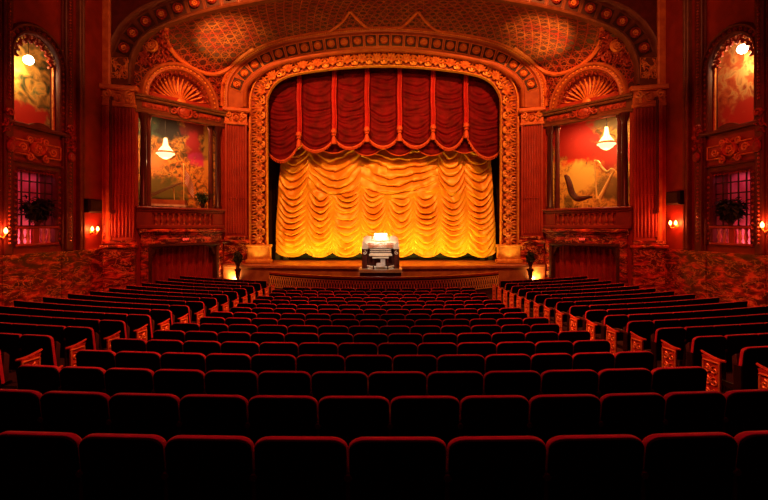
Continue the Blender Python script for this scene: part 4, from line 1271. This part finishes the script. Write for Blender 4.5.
# horseshoe bolster
HP = [(.80*math.cos(a), .35-.62*abs(math.sin(a))**1.0*0, 0) for a in (0, 1)]
def shoe(r_, y_, z_):
    return [(r_*math.cos(a), y_+.62-.62*math.sin(a)*1.0 if False else y_-.62*math.cos(2*0)*0, z_) for a in (0,)]
mb = MB(oxf)
hs = []
for i in range(25):
    a = PI*i/24
    hs.append((math.cos(a)*.66, -.34+.58*math.sin(a), 0))
mb.sweep([(Vector(p), Vector((0, 0, 1)), Vector((math.cos(PI*i/24), math.sin(PI*i/24), 0))) for i, p in enumerate(hs)],
         [(.92, .0), (.94, .05), (1.04, .04), (1.20, -.05), (1.26, -.12), (1.24, -.2), (.92, -.2)], closed=True)
mb.build('horseshoe_rail', M['cream'], og, smooth=True)
mb = MB(oxf)
for row, (rr, zz) in enumerate(((.57, 1.01), (.59, 1.09), (.62, 1.17))):
    for i in range(34):
        a = PI*(.08+.84*i/33); x = math.cos(a)*rr; y = -.34+.58*rr/.66*math.sin(a)
        mb.box(x-.013, x+.013, y-.05, y-.0, zz-.028, zz+.028)
mb.build('stop_tabs', M['stopred'], og)
# keyboards
for k in range(4):
    mb = MB(oxf); y0 = -.30+.13*k; z = .72+.085*k
    mb.mi = 0; mb.box(-.52, .52, y0+.14, y0+.2, z-.06, z+.05)
    mb.mi = 1; mb.box(-.5, .5, y0, y0+.14, z-.02, z+.015)
    mb.mi = 2
    for q in range(26):
        if q % 7 in (2, 6): continue
        mb.box(-.49+.038*q+.012, -.49+.038*q+.03, y0+.05, y0+.14, z+.015, z+.03)
    mb.build('keyboard', [M['darkwood'], M['ivory'], M['black']], og)
mb = MB(oxf); mb.box(-.54, .54, -.34, -.30, .60, .70); mb.build('key_slip', M['cream'], og)
mb = MB(oxf); mb.box(-.58, .58, .05, .1, 0, .66); mb.build('knee_board', M['darkwood'], og)
mb = MB(oxf)     # music desk leaning back
mb.add([(-.42, .28, 1.30), (.42, .28, 1.30), (.36, .42, 1.52), (-.36, .42, 1.52), (-.42, .32, 1.30), (.42, .32, 1.30), (.36, .46, 1.52), (-.36, .46, 1.52)],
       [(0, 1, 2, 3), (4, 7, 6, 5), (0, 4, 5, 1), (3, 2, 6, 7), (0, 3, 7, 4), (1, 5, 6, 2)]); mb.build('music_desk', M['cream'], og)
mb = MB(oxf)
for sg in (-1, 1):
    mb.add([(sg*.44, .2, 1.2), (sg*.86, .1, 1.2), (sg*.84, .15, 1.42), (sg*.66, .22, 1.54), (sg*.44, .28, 1.50)], [(0, 1, 2, 3, 4)])
    mb.add([(sg*.44, .3, 1.2), (sg*.86, .2, 1.2), (sg*.84, .25, 1.42), (sg*.66, .32, 1.54), (sg*.44, .38, 1.50)], [(0, 1, 2, 3, 4)])
    mb.add([(sg*.86, .1, 1.2), (sg*.84, .15, 1.42), (sg*.66, .22, 1.54), (sg*.44, .28, 1.50), (sg*.86, .2, 1.2), (sg*.84, .25, 1.42), (sg*.66, .32, 1.54), (sg*.44, .38, 1.50)], [(0, 1, 5, 4), (1, 2, 6, 5), (2, 3, 7, 6)])
mb.build('wing_panel', M['cream'], og)
mb = MB(oxf); mb.lathe([(.03, 1.5), (.03, 1.6)], (0, .4, 0), 6)
mb.tube([(-.3, .3, 1.58), (-.3, .3, 1.64), (.3, .3, 1.64), (.3, .3, 1.58)], .03, 6); mb.build('lamp_hood', M['cream'], og)
mb = MB(oxf); mb.tube([(-.30, .26, 1.57), (.30, .26, 1.57)], .07, 10); mb.build('lamp_tube', M['organlamp'], og, smooth=True)
mb = MB(oxf)     # pedalboard, fanned
for k in range(15):
    x = -.5+1.0*k/14; mb.box(x-.018, x+.018, -.35, .04, .06, .10)
mb.box(-.56, .56, -.4, -.36, 0, .1)
mb.build('pedalboard', M['ivory'], og)
mb = MB(oxf); mb.tube([(-.62, -.36, .14), (-.4, -.5, .12), (0, -.56, .11), (.4, -.5, .12), (.62, -.36, .14)], .03, 6); mb.build('foot_rail', M['cream'], og, smooth=True)
light('POINT', 'organ_lamp_light', oxf((0, .05, 1.50)), 9, (1, .88, .7), radius=.08)
bn = thing('organ_bench', 'small pale organ bench in front of the keyboards', 'bench', oxf((0, -.5, 0)))
mb = MB(oxf); mb.bbox(-.38, .38, -.66, -.34, .50, .56, .01); mb.build('seat', M['cream'], bn)
for sg in (-1, 1):
    mb = MB(oxf); mb.box(sg*.33-.03, sg*.33+.03, -.64, -.36, 0, .50); mb.build('leg', M['darkwood'], bn)
mb = MB(oxf); mb.bbox(.0, .22, -.62, -.60, .1, .48, .005); mb.bbox(-.2, -.0, -.62, -.60, .1, .3, .005); mb.build('music_sheet', M['white'], bn)

# vases on stands at the foot of the inner pilasters
for s, sd in ((-1, 'left'), (1, 'right')):
    c = (s*7.40, 22.35, FZ)
    t = thing('urn_stand', 'dark pedestal stand before the inner pilaster on the %s' % sd, 'pedestal', c)
    mb = MB(); mb.lathe([(.2, 0), (.22, .06), (.12, .14), (.08, .5), (.12, .85), (.17, .92), (.17, .97)], c, 12); mb.build('column', M['darkwood'], t, smooth=True)
    mb = MB(); mb.lathe([(.19, .97), (.19, 1.0)], c, 12); mb.build('top', M['darkwood'], t)
    plant('flower_urn', 'dark urn of leaves on the stand before the inner pilaster on the %s' % sd, (c[0], c[1], c[2]+1.0), .62, .15, 60, .13, .38, 30+s, .09, 'darkleaf', droop=.5)

# ================================================================== SEATS
SW = .546
RK = [1.0]
def back_outline(w_, z0, z1, r, n=5):
    r = r*RK[0]
    P = [(-w_/2, z0), (w_/2, z0)]
    for i in range(n+1):
        a = PI/2*i/n; P.append((w_/2-r*1.25+r*1.25*math.cos(a), z1-r*.8+r*.8*math.sin(a)))
    for i in range(n+1):
        a = PI/2+PI/2*i/n; P.append((-w_/2+r*1.25+r*1.25*math.cos(a), z1-r*.8+r*.8*math.sin(a)))
    return P
def lean(y, z): return y-.13*(z-SEATH)
def pad_back(mb, n=5, w_=SW):
    """velvet back with a rolled edge, seen from behind as a rim"""
    rings = []
    for (ins, y) in ((.010, -.026), (.004, -.024), (.0, -.016), (.0, .006), (.008, .022), (.05, .045)):
        P = back_outline(w_-2*ins, .36+ins, SEATH-ins, .075-ins*.6, n); rings.append([(x, lean(y, z), z) for x, z in P])
    m = len(rings[0]); vs = [p for r_ in rings for p in r_]; fs = []
    for i in range(len(rings)-1):
        for k in range(m): fs.append((i*m+k, i*m+(k+1) % m, (i+1)*m+(k+1) % m, (i+1)*m+k))
    fs += [tuple(range(m)), tuple(range(len(rings)*m-1, (len(rings)-1)*m-1, -1))]
    mb.add(vs, fs)
def shell_back(mb, n=5, w_=SW):
    P = back_outline(w_-.010, .30, SEATH-.007, .072, n); m = len(P)
    mb.add([(x, lean(-.022, z), z) for x, z in P]+[(x*.99, lean(-.038, z), .30+(z-.30)*.992) for x, z in P],
           [tuple(range(m)), tuple(range(2*m-1, m-1, -1))]+[(k, (k+1) % m, m+(k+1) % m, m+k) for k in range(m)])
def m_obj(fn, name, mats, smooth=True):
    mb = MB(); fn(mb); o = mb.build(name, mats, smooth=smooth); me = o.data; bpy.data.objects.remove(o); return me
def cushion(mb):
    mb.add([(x, .06+(z-.38)*.8, .30+y*.9) for x, y, z in ((-.23, .04, .40), (.23, .04, .40), (.25, .10, .38), (.25, .46, .42), (.23, .50, .44), (-.23, .50, .44), (-.25, .46, .42), (-.25, .10, .38),
                                       (-.22, .06, .49), (.22, .06, .49), (.235, .12, .50), (.235, .44, .52), (.2, .48, .50), (-.2, .48, .50), (-.235, .44, .52), (-.235, .12, .50))],
           [tuple(range(7, -1, -1)), tuple(range(8, 16))]+[(k, (k+1) % 8, 8+(k+1) % 8, 8+k) for k in range(8)])
def arm(mb, x):
    P = [(x, -.02, .63), (x, .1, .645), (x, .3, .64), (x, .42, .60), (x, .45, .55)]
    mb.tube([Vector(p) for p in P], [.022, .028, .03, .028, .018], 6)
def standard(mb, x):
    mb.box(x-.012, x+.012, .0, .1, 0, .62); mb.box(x-.012, x+.012, .1, .34, .30, .36); mb.box(x-.02, x+.02, -.05, .30, 0, .03)
def end_panel(mb, x, sg):
    """cast end panel facing the aisle (local x = x), gilded scrolls on the outside"""
    mb.mi = 0
    X0, X1 = x, x+sg*.02
    poly = [(.26, 0), (.52, 0), (.52, .55), (.54, .62), (.26, .60)]
    n = len(poly)
    mb.add([(X0, y, z) for y, z in poly]+[(X1, y, z) for y, z in poly], [tuple(range(n)), tuple(range(2*n-1, n-1, -1))]+[(i, (i+1) % n, n+(i+1) % n, n+i) for i in range(n)])
    mb.mi = 1
    xo = x+sg*.03
    for a, b in (((.27, .02), (.51, .02)), ((.51, .02), (.51, .57)), ((.51, .57), (.27, .57)), ((.27, .57), (.27, .02))):
        mb.tube([(xo, a[0], a[1]), (xo, b[0], b[1])], .014, 4)
    for zc, r_ in ((.46, .06), (.30, .065), (.14, .06)):
        for q in (-1, 1):
            P = [(xo, .39+q*.055+p[0], zc+p[2]) for p in spiral((0, 0, 0), r_, 1.3, PI/2, q, 10)]
            mb.tube(P, .012, 4)
        mb.ball((xo, .39, zc), .03, 6, 4, (.6, 1, 1))
    # flared cap
    mb.mi = 0; mb.tube([(x, .20, .62), (x, .28, .61), (x, .38, .615), (x, .50, .64), (x, .57, .665)], [.016, .022, .024, .022, .014], 6)
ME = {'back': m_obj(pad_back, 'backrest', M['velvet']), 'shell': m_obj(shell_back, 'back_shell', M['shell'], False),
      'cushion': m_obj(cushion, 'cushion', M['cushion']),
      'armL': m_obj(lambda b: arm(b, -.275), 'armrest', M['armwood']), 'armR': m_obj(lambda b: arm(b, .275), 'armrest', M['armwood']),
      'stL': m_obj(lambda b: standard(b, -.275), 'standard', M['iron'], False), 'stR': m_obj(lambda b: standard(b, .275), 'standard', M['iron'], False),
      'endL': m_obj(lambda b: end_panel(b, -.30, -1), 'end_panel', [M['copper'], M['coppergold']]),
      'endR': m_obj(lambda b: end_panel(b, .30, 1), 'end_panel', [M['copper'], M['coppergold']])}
def far_seat(mb):
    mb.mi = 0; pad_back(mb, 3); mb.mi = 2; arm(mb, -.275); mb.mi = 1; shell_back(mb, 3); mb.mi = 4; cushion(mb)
    mb.mi = 3; standard(mb, -.275)
ME['far'] = m_obj(far_seat, 'theatre_chair', [M['velvet'], M['shell'], M['armwood'], M['iron'], M['cushion']])

RK[0] = .28
ME['back_side'] = m_obj(lambda b: pad_back(b, 3, .552), 'backrest', M['velvet']); ME['shell_side'] = m_obj(lambda b: shell_back(b, 3, .552), 'back_shell', M['shell'], False)
def far_side(mb):
    mb.mi = 0; pad_back(mb, 3, .552); mb.mi = 1; shell_back(mb, 3, .552); mb.mi = 2; cushion(mb)
ME['far_side'] = m_obj(far_side, 'theatre_chair', [M['velvet'], M['shell'], M['cushion']])
RK[0] = 1.0
seats = []; offs = []
def add_seat(block, n, k, nk, R, phi, aisle, wd=1.0):
    x = R*math.sin(phi); y = RC-R*math.cos(phi); z = floor_z(R)
    # in view?
    d = y; top = z+SEATH
    pxl = 384+F*(x-.27)/d; pxr = 384+F*(x+.27)/d; py = 226-F*top/d
    if d < 1.5: return
    (offs if (pxr < -6 or pxl > 774 or py > 498) else seats).append(dict(block=block, n=n, k=k, nk=nk, x=x, y=y, z=z, phi=phi, d=d, aisle=aisle, px=(pxl+pxr)/2, size=F/d, wd=wd))
P_ = .552
starts = {1: -4.08, 2: -3.81, 3: -3.97}
def arc_s(px, R):
    k = (px-384)/F; x = k*(RC-R)
    for _ in range(6): x = k*(RC-math.sqrt(R*R-x*x))
    return R*math.asin(x/R)
rowdiv = {1: [-5, 81, 166, 254, 348, 447, 546, 643, 735, 828], 2: [-25, 42, 110, 180, 248, 318, 390, 460, 529, 600, 664, 724, 786],
          3: [18, 61, 105.6, 154, 205, 258, 311, 368, 427, 483.6, 540.7, 598, 651, 706], 4: [77, 116, 161, 206, 251, 296, 345, 392.6, 437, 485, 530.6, 572, 614, 653]}
for n in range(1, 17):
    R = RC-drow(n)
    if n in rowdiv:      # seat widths vary along the nearest rows
        D = [arc_s(p, R) for p in rowdiv[n]]
    else:
        st = -3.95 if n % 2 else -3.80; D = [st+P_*k for k in range(14)]
    for k in range(len(D)-1):
        al = None
        if n > 2: al = 'L' if k == 0 else 'R' if k == len(D)-2 else None
        add_seat('centre', n, k, 13, R, (D[k]+D[k+1])/2/R, al, (D[k+1]-D[k])/P_)
for n in range(2, 19):
    R = RC-drow(n)
    for side in (-1, 1):
        inner = 4.9+.3*0 if side < 0 else 4.5+.35*min(1, max(0, (n-4)/14))
        s0 = R*math.asin(inner/R)
        for k in range(9):
            s_ = side*(s0+P_*(k+.5))
            if abs(R*math.sin(s_/R)) > 10.2: continue
            add_seat('left' if side < 0 else 'right', n, k, 9, R, s_/R, (('R' if side < 0 else 'L') if k == 0 else None))
seats.sort(key=lambda q: -(q['size']*(1.25 if q['aisle'] and q['block'] != 'centre' else 1)))
indiv, rest = seats[:300], seats[300:]+[q for q in offs if q['n'] > 1]
ORD = ['', 'first', 'second', 'third', 'fourth', 'fifth', 'sixth', 'seventh', 'eighth', 'ninth', 'tenth', 'eleventh', 'twelfth', 'thirteenth', 'fourteenth', 'fifteenth', 'sixteenth', 'seventeenth', 'eighteenth']
rows_in = {}
for q in seats: rows_in.setdefault(q['block'], set()).add(q['n'])
rowidx = {b: {n: i+1 for i, n in enumerate(sorted(v))} for b, v in rows_in.items()}
members = {}
for q in seats: members.setdefault((q['block'], q['n']), []).append(q)
for v in members.values(): v.sort(key=lambda q: q['px'])
def inst(me, name, parent):
    o = bpy.data.objects.new(name, me); o.parent = parent; COL.objects.link(o); return o
for q in indiv:
    b = q['block']; ri = rowidx[b][q['n']]; m_ = members[(b, q['n'])]
    if b == 'centre':
        where = 'nearest row' if ri == 1 else ORD[ri]+' row from camera'
        i = m_.index(q)+1
        if q['aisle'] == 'L': pos = 'on the left aisle'
        elif q['aisle'] == 'R': pos = 'on the right aisle'
        elif i <= (len(m_)+1)//2: pos = (ORD[i]+' from left end') if ri > 2 else (ORD[i]+' from left edge')
        else: pos = (ORD[len(m_)-i+1]+' from right end') if ri > 2 else (ORD[len(m_)-i+1]+' from right edge')
        lab = 'dark red velvet seat, centre block, %s, %s' % (where, pos)
        grp = 'seats in the centre block'
    else:
        where = 'nearest visible row' if ri == 1 else ORD[ri]+' visible row'
        if q['aisle']: lab = 'dark red aisle seat with bright carved end panel, %s block, %s' % (b, where)
        else: lab = 'dark red velvet seat, %s block, %s, %s from aisle' % (b, where, ORD[q['k']+1])
        grp = 'seats in the %s side block' % b
    near = q['n'] <= 6
    if near:
        t = thing('theatre_chair', lab, 'chair', (q['x'], q['y'], q['z']), grp)
        side = b != 'centre' and not q['aisle']
        inst(ME['back_side' if side else 'back'], 'backrest', t); inst(ME['shell_side' if side else 'shell'], 'back_shell', t); inst(ME['cushion'], 'cushion', t)
        if q['aisle'] != 'L': inst(ME['armL'], 'armrest', t)
        inst(ME['stL'], 'standard', t)
    else:
        t = bpy.data.objects.new('theatre_chair', ME['far_side' if (b != 'centre' and not q['aisle']) else 'far']); COL.objects.link(t); t.location = (q['x'], q['y'], q['z'])
        t['label'] = lab; t['category'] = 'chair'; t['group'] = grp
    if q['aisle'] == 'L': inst(ME['endL'], 'end_panel', t)
    if q['aisle'] == 'R': inst(ME['endR'], 'end_panel', t)
    t.rotation_euler = (0, 0, q['phi']); t.scale = (q['wd'], 1, 1)
# the remaining smallest seats as one mass
mb = MB()
for q in rest:
    Mx = Matrix.Translation((q['x'], q['y'], q['z'])) @ Matrix.Rotation(q['phi'], 4, 'Z')
    mb.xf = lambda p, Mx=Mx: Mx @ Vector(p)
    RK[0] = 1.0 if q['block'] == 'centre' else .28
    if q['aisle'] and q['block'] != 'centre':
        mb.mi = 2; mb2 = MB(mb.xf); end_panel(mb2, .30 if q['aisle'] == 'R' else -.30, 1 if q['aisle'] == 'R' else -1)
        o_ = len(mb.v); mb.v += mb2.v; mb.f += [tuple(i+o_ for i in f_) for f_ in mb2.f]; mb.m += [2+i for i in mb2.m]
    mb.mi = 0; pad_back(mb, 2); mb.mi = 1; cushion(mb); shell_back(mb, 2)
mb.xf = None
if rest:
    o = mb.build('distant_chairs', [M['velvet'], M['shell'], M['copper'], M['coppergold']], smooth=True)
    tag(o, 'farthest dark red seat backs packed in the distant rows', 'chairs', kind='stuff')
print('SEATS', len(seats), len(indiv), len(rest))

# ------------------------------------------------------------------ raise the whole place so the pit-side floor is near zero
bpy.context.view_layer.update()
for o in list(SC.objects):
    if o.parent is None: o.location.z += ZC
